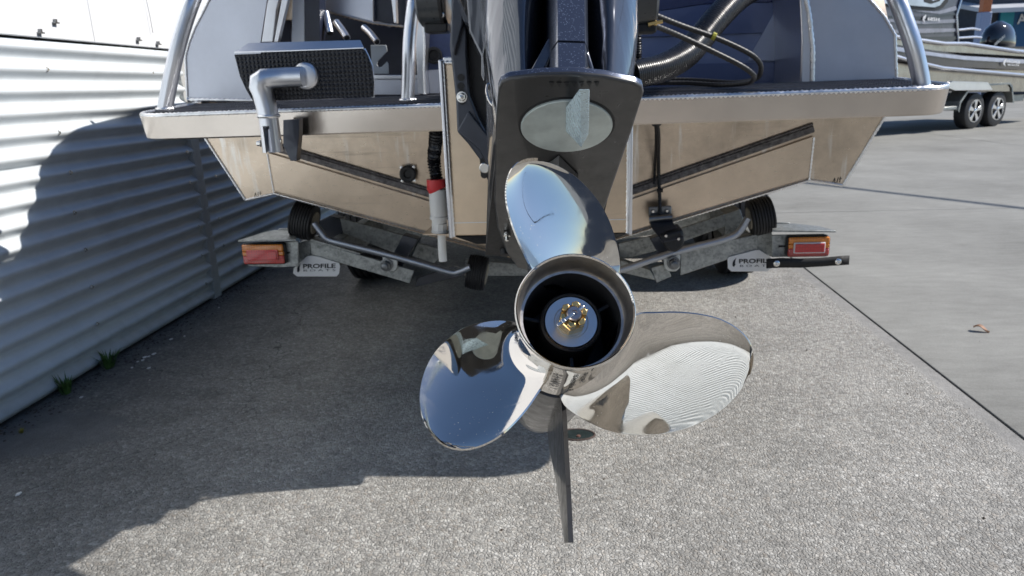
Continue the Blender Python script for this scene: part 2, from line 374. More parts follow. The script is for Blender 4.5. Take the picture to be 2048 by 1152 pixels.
M['fascia'] = simple('white_fascia', (0.80, 0.81, 0.82), 0.4, var=0.03, scale=2)
M['strip'] = simple('grey_cover_strip', (0.50, 0.51, 0.50), 0.4, var=0.08)

# ------------------------------------------------------------------ the setting
XW, XJ = -1.943, 1.317                       # foot of the wall, joint in the paving
base = MB().add([(-150, -120, -0.02), (150, -120, -0.02), (150, 260, -0.02), (-150, 260, -0.02)], [(0, 1, 2, 3)])
build('ground', base, M['concrete'], kind='structure')
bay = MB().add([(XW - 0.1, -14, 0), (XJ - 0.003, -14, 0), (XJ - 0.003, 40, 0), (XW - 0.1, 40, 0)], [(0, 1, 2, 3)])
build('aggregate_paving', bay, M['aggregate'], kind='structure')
slabs = MB(); ys = [-14, -6.6, -1.9, 5.8, 10.85, 16.2, 40]; xs = [XJ + 0.003, 6.3, 12.5, 60]
for i in range(len(ys) - 1):
    for j in range(len(xs) - 1):
        g = 0.004; slabs.box((xs[j] + (g if j else 0), ys[i] + g, -0.05), (xs[j+1] - g, ys[i+1] - g, 0.003))
build('concrete_pavement', slabs, M['concrete'], kind='structure', bevel=0.004)
jf = MB().add([(XJ - 0.02, -14, -0.004), (XJ + 0.02, -14, -0.004), (XJ + 0.02, 40, -0.004), (XJ - 0.02, 40, -0.004)], [(0, 1, 2, 3)])
build('paving_joint', jf, M['joint'], kind='structure')

# corrugated wall on the left
wall = thing('corrugated_wall', 'white painted corrugated steel wall left of the boat, shaded low down', 'wall', (XW, 2.6, 0))
PITCH, AMP = 0.0762, 0.0140
DENTS = [(2.95, .62, .008, .03), (3.2, .35, .006, .04), (2.5, .30, .007, .05), (2.75, .12, .008, .03), (3.35, .14, .007, .03), (2.3, .55, .004, .08), (2.9, 1.02, .004, .06)]
def sheet(y0, y1, z0, z1, dx=0.0, ph=0.0):
    rows = []; n = int((z1 - z0) / PITCH * 10); m = max(4, int((y1 - y0) / 0.06))
    for i in range(n + 1):
        z = z0 + (z1 - z0) * i / n; row = []
        for k in range(m + 1):
            y = y0 + (y1 - y0) * k / m
            wv = 0.0022 * math.sin(y * 1.7 + z * 2.1) + 0.0012 * math.sin(y * 4.3 - z * 5)
            for (dy_, dz_, am, rd) in DENTS: wv -= am * math.exp(-(((y - dy_) / (rd * 2.2)) ** 2 + ((z - dz_) / rd) ** 2))
            row.append((XW + dx + AMP * math.sin(2 * PI * (z - 0.012) / PITCH + ph) + wv, y, z))
        rows.append(row)
    return MB().grid(rows)
build('corrugated_sheet', sheet(-9, 3.575, 0.012, 0.862, 0.0), M['tin'], wall, angle=80)
build('corrugated_sheet', sheet(-9, 3.575, 0.848, 1.278, 0.004), M['tin'], wall, angle=80)
build('corrugated_sheet', sheet(3.60, 16, 0.012, 1.278, 0.0), M['tin'], wall, angle=80)
cs = MB(); rows = []
for i in range(170):
    z = .004 + 1.271 * i / 169; e = .010 * math.sin(2 * PI * (z - .012) / PITCH + 2.6)
    rows.append([(XW - .012, 3.560 - e * .6, z), (XW + .0145, 3.560 - e * .6, z), (XW + .0155, 3.60, z), (XW + .0145, 3.632, z), (XW - .012, 3.632, z)])
build('cover_strip', cs.grid(rows), M['strip'], wall, angle=30)
build('corrugated_sheet', sheet(-9, 1.6, 1.27, 3.1, 0.002), M['tin'], wall, angle=80)
fl = MB().box((XW - 0.06, 1.62, 1.287), (XW + 0.012, 2.93, 3.1)); build('fascia_panel', fl, M['fascia'], wall, bevel=0.003)
fl = MB().box((XW - 0.06, 2.934, 1.287), (XW + 0.010, 16, 3.1)); build('fascia_panel', fl, M['fascia'], wall, bevel=0.003)
bk = MB().box((XW - 0.09, -9, 0.0), (XW - 0.03, 16, 1.3)); build('backing_rail', bk, M['black'], wall)
scr0 = None
for y, zs in ((2.62, (1.165, 0.937, 0.785, 0.633, 0.48, 0.33, 0.175)), (3.50, (0.785, 0.63, 0.404, 0.252, 0.10)), (3.74, (0.785, 0.63, 0.404, 0.25)), (3.30, (1.165,)), (1.72, (1.09, 0.94, 0.786, 0.633))):
    for z in zs:
        zc = round((z - 0.012 - PITCH / 4) / PITCH) * PITCH + 0.012 + PITCH / 4
        x = XW + AMP + 0.001
        if scr0 is None:
            mb = MB().lathe([(0, 0.0085), (0.0015, 0.0085), (0.002, 0.0055), (0.0065, 0.005), (0.0066, 0.0)], (0, 0, 0), (1, 0, 0), 8)
            scr0 = build('screw', mb, M['bolt'], wall); scr0.location = (x - XW, y - 2.6 + random.uniform(-.02, .02), zc)
            for v in scr0.data.vertices: v.co += Vector((XW, 2.6, 0))
        else:
            o = scr0.copy(); C.objects.link(o); o.location = (x - XW, y - 2.6 + random.uniform(-.02, .02), zc)
for px, py in ((80, 65), (277, 80), (316, 88), (385, 76), (110, 45)):
    d = ray(px, py); p = EYE + d * ((XW + 0.016 - EYE.x) / d.x)
    mb = MB().box((p.x - .006, p.y - .012, p.z - .004), (p.x + .010, p.y + .012, p.z + .001)).box((p.x - .004, p.y - .004, p.z), (p.x + .008, p.y + .004, p.z + .012))
    build('clip', mb, M['darkbolt'], wall)
p0, p1 = [EYE + ray(*q) * ((XW + 0.022 - EYE.x) / ray(*q).x) for q in ((288, -20), (306, 66))]
build('tie_wire', MB().tube([p0, p0.lerp(p1, .5) + Vector((0, .004, 0)), p1], 0.0012, 6), M['darkbolt'], wall)

# grass growing at the foot of the wall
def tuft(x, y, h, n, mat, label, name='grass_tuft', cat='grass', **kw):
    mb = MB()
    for i in range(n):
        a = random.uniform(0, 2 * PI); r = random.uniform(0, h * 0.28); bx, by = x + r * math.cos(a) * .7, y + r * math.sin(a); l = h * random.uniform(.5, 1.05); lean = random.uniform(.15, .75)
        d = Vector((math.cos(a) * lean, math.sin(a) * lean, 1)).normalized(); s = Vector((-math.sin(a), math.cos(a), 0)) * h * 0.045
        b = Vector((bx, by, -0.002)); m = b + d * l * .55; e = b + d * l + Vector((math.cos(a), math.sin(a), -.6)) * l * .22 * lean
        mb.add([b - s, b + s, m + s * .8, m - s * .8, e], [(0, 1, 2, 3), (3, 2, 4)])
    build(name, mb, mat, fix=False, label=label, category=cat, **kw)
tuft(-1.90, 2.585, 0.085, 60, M['grass'], 'green grass tuft against the corrugated wall, nearer the trailer', group='grass tufts along the wall')
tuft(-1.905, 2.335, 0.085, 46, M['grass'], 'spiky green grass tuft against the wall in the lower left', group='grass tufts along the wall')
tuft(-1.835, 2.015, 0.024, 40, M['moss'], 'small yellowish weed on the stained concrete beside the wall foot', 'small_weed', 'weed')
mb = MB()
for px, py in ((300, 712), (292, 716), (310, 710), (288, 722), (296, 735), (272, 725), (367, 673), (345, 680), (165, 795), (40, 990), (440, 615), (262, 735)):
    p = gnd(px + random.uniform(-4, 4), py + random.uniform(-2, 2)); a = random.uniform(0, 6); r = random.uniform(.004, .011)
    mb.prism([(p.x + r * math.cos(a + t) * random.uniform(.6, 1.1), p.y + r * 1.3 * math.sin(a + t), 0.001) for t in (0, 1.2, 2.4, 3.5, 4.9)], (0, 0, .002))
build('paint_chips', mb, M['chip'], kind='stuff', label='pale paint flakes scattered near the wall', category='debris')
def grit(name, n, mat, fx, fy, lo, hi):
    mb = MB()
    for i in range(n):
        x, y = fx(), fy(); r = random.uniform(lo, hi); a = random.uniform(0, 6.28); P = [Vector((x + r * math.cos(a + t) * random.uniform(.6, 1.1), y + r * math.sin(a + t), 0.0005)) for t in (0, 1.7, 3.1, 4.6)]
        mb.add(P + [Vector((x + r * .2, y, r * random.uniform(.5, 1.0)))], [(0, 1, 4), (1, 2, 4), (2, 3, 4), (3, 0, 4)])
    build(name, mb, mat, kind='stuff', label='loose grit scattered over the paving', category='grit')
grit('loose_grit', 420, simple('dark_grit', (.06, .052, .042), .9, var=.5, scale=60), lambda: XW + .012 + abs(random.gauss(0, .05)), lambda: random.uniform(1.9, 4.2), .002, .008)
grit('loose_grit', 130, simple('pale_grit', (.42, .39, .34), .9, var=.4, scale=60), lambda: random.uniform(-1.8, 1.28), lambda: random.uniform(1.3, 4.0), .002, .005)
grit('loose_grit', 110, simple('brown_grit', (.07, .055, .04), .9, var=.4, scale=60), lambda: random.uniform(-1.8, 3.2), lambda: random.uniform(1.3, 5.0), .002, .006)
p = gnd(1962, 664); rows = []
for i in range(7):
    t = i / 6; wd = 0.016 * math.sin(PI * (0.08 + 0.9 * t)) ; c = Vector((p.x - .022 + .044 * t, p.y + .02 - .04 * t, 0.012 + .010 * math.sin(t * 5)))
    rows.append([c + Vector((-.7, -.7, 0)) * wd + Vector((0, 0, .010)), c, c + Vector((.7, .7, 0)) * wd + Vector((0, 0, .007))])
build('dry_leaf', MB().grid(rows), M['leaf'], label='curled brown dry leaf lying on the sunlit concrete', category='leaf')
# little oval cover set in the paving below the skeg
p = gnd(1152, 870); dc = thing('drain_cover', 'small oval dark glossy drain cover in the paving beside the skeg', 'drain cover', (p.x, p.y, 0))
mb = MB().add([(p.x + 0.058 * math.cos(a), p.y + 0.036 * math.sin(a), 0.002) for a in [2*PI*k/28 for k in range(28)]], [tuple(range(28))])
build('plate', mb, simple('dark_wet_plate', (0.035, 0.05, 0.052), 0.12, 0.3, var=0.3), dc)
mb = MB().tube([(p.x + 0.058 * math.cos(a), p.y + 0.036 * math.sin(a), 0.001) for a in [2*PI*k/28 for k in range(29)]], 0.0035, 6); build('rim', mb, simple('rusty_rim', (0.075, 0.05, 0.042), 0.8, var=0.5, scale=120), dc)
mb = MB().lathe([(0, .007), (.003, .006), (.004, 0)], (p.x + .008, p.y - .012, .002), (0, 0, 1), 8); build('lug', mb, simple('rusty_lug', (0.12, 0.06, 0.045), 0.7, var=.3), dc)

# ------------------------------------------------------------------ the boat
XC = -0.122
boat = thing('aluminium_boat', 'bare aluminium boat seen from astern, sitting on the galvanised trailer', 'boat', (XC, 3.0, 0.47))
def ty(z): return 2.30 + 0.10 * (0.95 - z)   # rake of the transom
def tp(dx, z, off=0.0): return Vector((XC + dx, ty(z) - off, z))
OUT = [(-1.095, 0.985), (-1.075, 0.93), (-0.975, 0.716), (-0.873, 0.737), (0, 0.474), (0.873, 0.737), (0.975, 0.716), (1.075, 0.93), (1.095, 0.985)]
pl = [tp(x, z) for x, z in OUT]
build('transom', MB().prism(pl, (0, 0.012, 0)), M['alu_streak'], boat)
# lower doubler plate with its dark folded top edge
for s in (-1, 1):
    q = [(s*0.868, 0.743), (s*0.868, 0.872), (s*0.22, 0.655), (s*0.205, 0.60), (s*0.205, 0.545)]
    build('doubler_plate', MB().prism([tp(x, z, 0.010) for x, z in q], (0, 0.0095, 0)), M['alu'], boat, bevel=0.002)
    a, b = tp(s*0.872, 0.884, .012), tp(s*0.205, 0.662, .012)
    u = (b - a).normalized(); nn = Vector((0, 0, 1)) - u * u.z; nn.normalize()
    build('strake_fold', MB().prism([a, b, b + nn*0.022, a + nn*0.022], (0, 0.012, 0)), M['fold_shade'], boat, bevel=0.004)
    P, r = bead([a + nn*.026 + Vector((0, .004, 0)), b + nn*.026 + Vector((0, .004, 0))], 0.0045); build('weld_bead', MB().tube(P, r, 6), M['fold_shade'], boat)
    P, r = bead([tp(s*1.078, 0.93), tp(s*0.978, 0.714), tp(s*0.873, 0.734), tp(s*0.1, 0.502), tp(0, 0.472)], 0.0055); build('weld_bead', MB().tube(P, r, 7), M['weld'], boat, angle=60)
    P, r = bead([tp(s*0.870, 0.737, .011), tp(s*0.870, 0.868, .011)], 0.003); build('weld_bead', MB().tube(P, r, 6), M['weld'], boat)
    mm = MB(); x0 = s * .945
    for k, (dx, z0, dx1, z1) in enumerate(((0, 0, .006, .016), (.006, .016, .008, .0), (.014, .001, .016, .017), (.016, .002, .011, .001), (.022, .0, .023, .018), (.019, .011, .027, .012))):
        a, b = tp(x0 + dx, .722 + z0 + abs(dx) * .1, .0012), tp(x0 + dx1, .722 + z1 + abs(dx) * .1, .0012); n_ = Vector((-(b - a).z, 0, (b - a).x)).normalized() * (.0011 if s > 0 else .0007)
        mm.prism([a - n_, b - n_, b + n_, a + n_], (0, .001, 0))
    build('marker_scrawl', mm, M['ink'], boat)
# hull body: bottom, topsides and gunwales carried forward to the bow
st = [(2.312, 1.0, 0.0, 0.0), (3.2, 1.0, 0.0, 0.0), (4.6, 1.0, 0.0, 0.02), (6.0, 0.9, 0.0, 0.10), (7.2, 0.6, 0.0, 0.28), (8.0, 0.06, 0.0, 0.55)]
secs = []
gun = {2.312: 1.03, 3.2: 1.60, 4.6: 1.68, 6.0: 1.74, 7.2: 1.78, 8.0: 1.8}
for y, k, _, lift in st:
    secs.append([Vector((XC + x*k, y, z + lift * (1.0 - min(1, abs(z - .47)*1.2)))) for x, z in [(-0.975, .716), (-.873, .737), (0, .474), (.873, .737), (.975, .716)]])
build('hull_bottom', MB().grid(secs), M['alu'], boat, angle=20)
side_prof = [(2.37, 1.06), (2.42, 1.19), (2.5, 1.30), (2.6, 1.42), (2.73, 1.52), (2.95, 1.58), (3.3, 1.62), (4.2, 1.66), (5.2, 1.70)]
for s in (-1, 1):
    m = MB(); rows = []
    for y, z in side_prof:
        rows.append([Vector((XC + s*0.978, y, .716)), Vector((XC + s*1.078, y, .93)), Vector((XC + s*1.105, y, min(z, 1.02))), Vector((XC + s*1.11, y, z)), Vector((XC + s*1.06, y, z + .012))])
    rows.append([Vector((XC + s*.55, 7.2, .95)), Vector((XC + s*.6, 7.2, 1.1)), Vector((XC + s*.66, 7.2, 1.3)), Vector((XC + s*.72, 7.2, 1.76)), Vector((XC + s*.68, 7.2, 1.77))])
    rows.append([Vector((XC, 8.2, 1.2)), Vector((XC, 8.25, 1.3)), Vector((XC, 8.3, 1.4)), Vector((XC, 8.4, 1.8)), Vector((XC, 8.38, 1.81))])
    build('hull_side', MB().grid(rows), M['alu'], boat)
    build('gunwale_tube', MB().tube(smooth_path([(XC + s*1.085, y, z + .012) for y, z in side_prof[3:]], 4), 0.024, 10), M['alu_tube'], boat)
build('light_blocking_floor', MB().box((XC - 1.0, 2.36, 0.93), (XC + 1.0, 7.0, 0.95)), M['black'], boat)  # hidden black deck, added to block light underneath

# swim platform in two halves either side of the pod
def deck_outline(x0, x1, s, inset=0.0):
    y0, y1, r = 1.95 + inset, 2.40, 0.115 - inset
    xo = x1 - s * inset; pts = [Vector((x0, y0, 0))]
    for k in range(9):
        a = PI / 2 * k / 8; pts.append(Vector((xo - s * r * (1 - math.sin(a)), y0 + r * (1 - math.cos(a)), 0)))
    pts.append(Vector((xo, y1, 0))); return pts
def dz(y): return 1.008 + 0.058 * max(0, y - 1.96)
for s, x0, x1 in ((-1, -0.338, -1.243), (1, 0.166, 1.000)):
    o = deck_outline(x0, x1, s); inn = deck_outline(x0, x1, s, 0.010)
    m = MB(); hs = ((0.0, 0.0), (-.003, -.0012), (-.062, .0040), (-.066, .0065))
    m.grid([[Vector((p.x - s*d * (1 if i > 0 else 0), p.y + (d if i < len(o)-2 else 0), dz(p.y) + h)) for i, p in enumerate(o)] for h, d in hs])
    m.grid([[Vector((p.x, p.y, dz(p.y) + .0)) for p in o], [Vector((p.x, p.y, dz(p.y) - .003)) for p in inn]])
    und = [Vector((p.x - s*.007, p.y + .007, dz(p.y) - .066)) for p in o] + [Vector((x0, 2.40, dz(2.4) - .066))]
    m.add(und, [tuple(range(len(und)))])
    build('swim_platform', m, M['alu_skirt'], boat, angle=14)
    m = MB(); pp = [Vector((p.x, p.y, dz(p.y) + 0.001)) for p in deck_outline(x0, x1, s, 0.014)] + [Vector((x0, 2.40, dz(2.4) + 0.001))]
    m.add(pp, [tuple(range(len(pp)))]); build('deck_tread', m, M['deck'], boat)
    # moulded ribs of the tread, seen edge on
    m = MB()
    for k in range(21):
        y = 1.976 + k * 0.018; xe = x1 - s * (0.016 + (0.1 * max(0, 1 - (y - 1.96) / 0.09) ** 2 if y < 2.05 else 0)); a, b = min(x0, xe), max(x0, xe); z = dz(y)
        m.box((a, y, z + .0005), (b, y + .008, z + .0042))
    build('tread_rib', m, M['deck'], boat, kind='stuff')
    P, r = bead([Vector((p.x - s*.004, p.y + .004, dz(p.y) + .001)) for p in o], 0.0072); build('weld_bead', MB().tube(P, r, 7), M['weld'], boat, angle=60)

# wings that close the gunwales, above the platform
WL = [(375, 198), (371, 112), (378, 85), (390, 55), (404, 28), (418, 0), (436, -40), (480, -110), (560, -110), (545, -40), (534, 0), (527, 45), (521, 84), (522, 198)]
WR = [(1625, 166), (1793, 161), (1790, 70), (1768, 32), (1740, 0), (1700, -55), (1650, -110), (1596, -110), (1606, -20), (1618, 60), (1624, 120)]
for L in (WL, WR):
    P = [at(x, y, 2.36) for x, y in L]
    build('wing_panel', MB().prism(P, (0, 0.006, 0)), M['alu_wing'], boat)
    e = P[:8] if L is WL else P[0:7]
    B, r = bead(e, 0.005, .007); build('weld_bead', MB().tube(B, r, 7), M['weld'], boat, angle=60)
for q in ([(376, 198), (440, 199), (522, 200)], [(1626, 166), (1700, 164), (1792, 161)]):
    B, r = bead([at(x, y + 1.5, 2.352) for x, y in q], .0065, .008); build('weld_bead', MB().tube(B, r, 7), M['weld'], boat, angle=60)
def plate(name, pts, Y, d, mat, par=None, bevel=0.0015):
    return build(name, MB().prism([at(x, y, Y) for x, y in pts], (0, d, 0)), mat, boat if par is None else par, bevel=bevel)
def pipe(name, pts, r, mat, par=None, n=14, k=6):
    return build(name, MB().tube(smooth_path([at(*p) for p in pts], k), r, n), mat, boat if par is None else par, angle=50)
# inner returns of the wings
plate('wing_return', [(1606, -110), (1590, -110), (1600, -10), (1604, 80), (1601, 166), (1622, 166), (1624, 60), (1613, -20)], 2.352, 0.30, M['alu_bright'], bevel=.004)
B, r = bead([at(1600, -60, 2.35), at(1619, 30, 2.35), at(1626, 100, 2.35), at(1625, 166, 2.35)], .007, .009); build('weld_bead', MB().tube(B, r, 8), M['weld'], boat, angle=60)
plate('wing_return', [(523, 84), (534, 10), (560, -110), (585, -110), (552, 20), (545, 84)], 2.350, 0.02, M['alu_bright'])
plate('wing_return', [(556, 84), (548, 84), (574, -60), (590, -60)], 2.345, 0.02, M['alu_bright'])
plate('coaming_post', [(566, 40), (592, 40), (588, -80), (562, -80)], 2.42, 0.05, M['alu'])
plate('coaming_post', [(583, 84), (609, 84), (609, -80), (586, -80)], 2.41, 0.03, M['signwhite'])
plate('door_edge', [(609, 84), (640, 84), (638, -80), (607, -80)], 2.40, 0.06, M['navy'])
plate('locker_front', [(548, 84), (580, 84), (580, 38), (560, 38)], 2.44, 0.02, M['navy'])
# dim cockpit with its fittings between the left wing and the pod
plate('shade_backdrop', [(500, 215), (900, 205), (900, -110), (500, -110)], 2.95, 0.02, M['navy'])  # dark sheet: the cockpit's inner shade is put into its colour
plate('seat_box', [(638, 16), (746, 44), (745, -80), (632, -80)], 2.55, 0.25, M['alu_wing'])
B, r = bead([at(636, 18, 2.54), at(746, 46, 2.54), at(900, 64, 2.54)], .005, .008); build('seat_frame', MB().tube(B, r, 8), M['alu'], boat)
plate('cockpit_panel', [(745, 40), (812, 55), (812, -80), (745, -80)], 2.58, 0.02, M['navy'])
plate('hinge_arm', [(783, 2), (788, 46), (793, 46), (790, -40), (779, -40)], 2.5, 0.03, M['alu_bright'])
for a, b, c, rr in (((651, 26, 2.46), (656, 48, 2.44), (660, 66, 2.43), .013), ((672, 44, 2.48), (684, 60, 2.46), (694, 76, 2.43), .012), ((728, 55, 2.50), (740, 66, 2.47), (754, 84, 2.43), .011)):
    P = [at(*q) for q in (a, b, c)]; m = MB().tube(smooth_path(P, 6), rr, 14)
    o = build('rod_holder', m, M['alu_tube'], boat)
    m = MB().tube([P[2], P[2] + (P[2]-P[1]).normalized() * .002], rr * .78, 14); build('bore', m, M['black'], o)
plate('latch_plate', [(741, 90), (772, 90), (774, 97), (774, 103), (756, 122), (754, 129), (757, 134), (763, 134), (770, 127), (774, 123), (777, 128), (778, 148), (744, 148)], 2.46, 0.004, M['grey'])
plate('sill', [(738, 150), (838, 150), (838, 158), (738, 158)], 2.44, 0.06, M['alu_bright']); plate('sill_face', [(738, 158), (838, 158), (838, 190), (738, 190)], 2.45, 0.02, M['alu_wing'])
plate('side_frame', [(829, 30), (842, 30), (850, 60), (848, 140), (851, 188), (836, 188), (832, 100)], 2.34, 0.25, M['alu_bright'])
B, r = bead([at(846, 30, 2.335), at(849, 90, 2.335), at(848, 140, 2.335), at(850, 188, 2.335)], .004); build('weld_bead', MB().tube(B, r, 6), M['weld'], boat, angle=60)
plate('transom_top', [(846, 140), (905, 138), (905, 60), (846, 60)], 2.42, 0.02, simple('blue_grey_panel', (0.10, 0.125, 0.24), 0.4, 0.35)); plate('transom_foot', [(848, 188), (905, 186), (905, 138), (848, 140)], 2.41, 0.02, M['alu_wing'])
c = at(868, 111, 2.412); m = MB().lathe([(0, .027), (-.006, .027), (-.008, .022), (-.007, .017), (.0, .015), (.0, 0.0)], c, (0, 1, 0), 24); build('grommet', m, M['black'], boat)
# right half: wrapped inner panel in folded blue-grey facets
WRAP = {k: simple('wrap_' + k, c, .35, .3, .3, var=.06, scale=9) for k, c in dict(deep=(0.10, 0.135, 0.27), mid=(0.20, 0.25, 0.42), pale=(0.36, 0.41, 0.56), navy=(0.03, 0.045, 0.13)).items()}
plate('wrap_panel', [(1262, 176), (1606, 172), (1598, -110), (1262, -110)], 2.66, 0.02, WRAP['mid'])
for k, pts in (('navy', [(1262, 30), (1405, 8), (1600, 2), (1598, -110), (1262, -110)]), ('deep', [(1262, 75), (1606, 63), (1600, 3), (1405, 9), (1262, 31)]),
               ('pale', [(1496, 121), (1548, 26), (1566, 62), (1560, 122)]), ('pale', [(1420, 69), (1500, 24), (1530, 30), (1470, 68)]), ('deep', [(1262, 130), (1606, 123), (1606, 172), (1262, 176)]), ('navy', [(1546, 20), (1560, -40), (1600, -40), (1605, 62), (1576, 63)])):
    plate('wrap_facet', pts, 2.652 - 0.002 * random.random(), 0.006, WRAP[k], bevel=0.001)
# stanchion rails rising from the platform
for P, rr in (([(330, 218, 2.02), (340, 165, 2.02), (352, 110, 2.02), (367, 55, 2.03), (388, -5, 2.05), (418, -70, 2.12), (470, -130, 2.3)], .021),
              ([(1844, 174, 2.02), (1838, 140, 2.02), (1826, 90, 2.02), (1809, 40, 2.03), (1790, -8, 2.05), (1762, -60, 2.12), (1720, -110, 2.3)], .0215),
              ([(815, 200, 2.03), (817, 150, 2.03), (818, 100, 2.03), (822, 50, 2.04), (829, 0, 2.05), (840, -60, 2.1), (860, -120, 2.25)], .0185)):
    o = pipe('rail_tube', P, rr, M['alu_tube'], n=20)
    b = at(*P[0]); ring = [b + Vector((math.cos(a) * rr * 1.05, math.sin(a) * rr * 1.05, 0.0)) for a in [2*PI*k/18 for k in range(19)]]
    B, r = bead(ring, .005, .006); build('weld_bead', MB().tube(B, r, 6), M['weld'], o, angle=60)

# the motor pod
m = MB().box((-0.318, 1.852, 0.672), (0.150, 2.36, 1.112)); build('motor_pod', m, M['pod'], boat, bevel=.003)
for x in (-0.3255, 0.1475):
    build('pod_side', MB().box((x, 1.838, 0.668), (x + .010, 2.36, 1.122)), M['alu_bright'], boat, bevel=.003)
    xb = x + (.012 if x < 0 else -.002)
    B, r = bead([(xb, 1.847, .672), (xb, 1.847, 1.115)], .0045); build('weld_bead', MB().tube(B, r, 7), M['weld'], boat, angle=60)
B, r = bead([(-.315, 1.85, 1.115), (.148, 1.85, 1.115)], .006); build('weld_bead', MB().tube(B, r, 7), M['weld'], boat, angle=60)
build('pod_cap', MB().box((-.3145, 1.846, 1.1135), (.1465, 2.36, 1.128)), M['alu_bright'], boat, bevel=.003)
build('pod_foot', MB().prism([(-.312, 1.862, .668), (.147, 1.862, .668), (.10, 1.93, .632), (-.265, 1.93, .632)], (0, .40, 0)), M['black'], boat)
build('seam_line', MB().box((-.313, 1.8505, .7065), (.146, 1.853, .7085)), M['alu_bright'], boat)

# boarding ladder folded up against the platform edge
lad = build('ladder_step', MB().prism([at(x, y, 1.83) for x, y in ((468, 109), (728, 99), (735, 112), (742, 131), (746, 165), (745, 194), (506, 203), (492, 180), (480, 154))], (0, 0.012, 0)), M['tread'], boat, bevel=.0015)
build('step_top', MB().prism([at(468, 107.5, 1.832), at(728, 97.5, 1.832), at(721, 83, 1.87), at(497, 89, 1.87)], (0, .0, .004)), M['alu_bright'], lad, bevel=.001)
m = MB().tube([at(x, y, 1.845) for x, y in ((728, 98), (735, 112), (743, 131), (747, 165), (746, 195))], .004, 8); build('step_rim', m, M['alu_bright'], lad)
c = at(608, 152, 1.815)
m = MB().lathe([(0, .035), (-.004, .035), (-.010, .031), (-.012, .026), (-.013, 0)], c + Vector((0, .016, 0)), (0, 1, 0), 24); build('flange', m, M['alu_bright'], lad)
t2 = at(537, 232, 1.80)
lp = [at(*q) for q in ((606, 153, 1.81), (575, 154, 1.808), (546, 156, 1.805), (530, 158, 1.80), (522, 164, 1.798), (521, 174, 1.798), (526, 188, 1.80), (532, 210, 1.80), (537, 232, 1.80))]
build('ladder_pipe', MB().tube([lp[0], lp[1], lp[2], lp[3], lp[4], lp[5], lp[6], lp[7], lp[8]], [.0245, .0245, .0245, .0265, .029, .028, .0262, .0260, .0258], 22), M['alu_tube'], lad, angle=60)
ring = [t2 + Vector((math.cos(x) * .0245, math.sin(x) * .0245, 0)) for x in [2*PI*k/18 for k in range(19)]]; B, r = bead(ring, .004, .006); build('weld_bead', MB().tube(B, r, 6), M['weld'], lad, angle=60)
s0, s1 = at(537, 236, 1.80), at(546, 304, 1.80); ax = (s1 - s0)
m = MB()
for sgn in (-1, 1):                          # slotted socket: two cheeks of a cut tube
    arc = []
    for k in range(13):
        an = math.radians(20 + 140 * k / 12); arc.append(Vector((sgn * math.sin(an), -math.cos(an), 0)))
    m.grid([[s0 + ax * t + v * rr for v in arc] for t, rr in ((0, .0245), (.5, .0245), (1, .0255))]); m.grid([[s0 + ax * t + v * rr for v in arc] for t, rr in ((0, .0195), (.5, .0195), (1, .0205))])
    m.grid([[s0 + ax + v * .0255 for v in arc], [s0 + ax + v * .0205 for v in arc]]); m.grid([[s0 + ax * t + arc[0] * rr for t in (0, .5, 1)] for rr in (.0245, .0195)]); 
m.grid([[s0 + ax * t + Vector((math.sin(q), -math.cos(q), 0)) * .0245 for q in [math.radians(-20 + 5*k) for k in range(9)]] for t in (0, .22)])
build('socket', m, M['alu_bright'], lad)
build('hinge_bar', MB().prism([at(535, 258, 1.79), at(542, 256, 1.79), at(552, 305, 1.79), at(537, 306, 1.79)], (0, .03, 0)), M['alu_wing'], lad, bevel=.002)
for px, py in ((514, 287), (563, 282)):
    p = at(px, py, 1.80); d = Vector((1 if px > 540 else -1, 0, 0)); m = MB().lathe([(-.012, .0065), (0, .0065), (.001, .0), ], p, d, 6); m.lathe([(-.012, .009), (-.009, .009)], p, d, 12, cap=True); build('bolt', m, M['bolt'], lad)
plate('ladder_bracket', [(566, 240), (598, 238), (598, 268), (593, 322), (581, 322), (566, 290)], 1.90, 0.03, M['bracket'])  # bare aluminium part; the dark colour stands in for shade on it
# drain bung on the transom
c = at(816, 348, 2.30); m = MB().lathe([(0, .028), (-.004, .028), (-.007, .022), (-.005, .014), (.002, .012), (.002, 0)], c, (0, 1, 0), 20); o = build('drain_bung', m, M['black'], boat)
for dx, dzz in ((-.02, .022), (.021, .022), (-.02, -.022), (.021, -.022)):
    m = MB().lathe([(0, .005), (-.002, .005), (-.003, .0)], c + Vector((dx, -.001, dzz)), (0, 1, 0), 8); build('screw', m, M['bolt'], o)

# livewell pump with its black corrugated hose
def ribbed(pts, r, pitch, amp, n=14):
    P = smooth_path(pts, 10); out = [P[0]]
    L = 0; rad = []; Q = []
    for a, b in zip(P[:-1], P[1:]):
        k = max(1, int((b - a).length / (pitch / 4)))
        for i in range(k): Q.append((a.lerp(b, i / k), L + (b - a).length * i / k))
        L += (b - a).length
    pts2 = [q[0] for q in Q] + [P[-1]]; rad = [r + amp * math.sin(2 * PI * q[1] / pitch) for q in Q] + [r]
    return MB().tube(pts2, rad, n)
pu = [at(873, 248, 2.0), at(871, 285, 2.02), at(868, 320, 2.05), at(873, 360, 2.06)]
pump = build('livewell_pump', MB().tube([at(876, 378, 2.05), at(877, 405, 2.05), at(878, 432, 2.05)], [.0275, .027, .025], 20).tube([at(878, 432, 2.05), at(878, 438, 2.05)], [.0275, .0275], 20).tube([at(878, 438, 2.05), at(879, 446, 2.05)], [.022, .022], 20).tube([at(879, 446, 2.05), at(879, 461, 2.05)], [.0235, .0225], 10).tube([at(880, 461, 2.05), at(880, 466, 2.05)], [.026, .026], 20), M['white'], boat)
build('pump_cap', MB().tube([at(873, 358, 2.05), at(874, 376, 2.05), at(876, 380, 2.05)], [.029, .030, .0285], 20), M['red'], pump, bevel=.003)
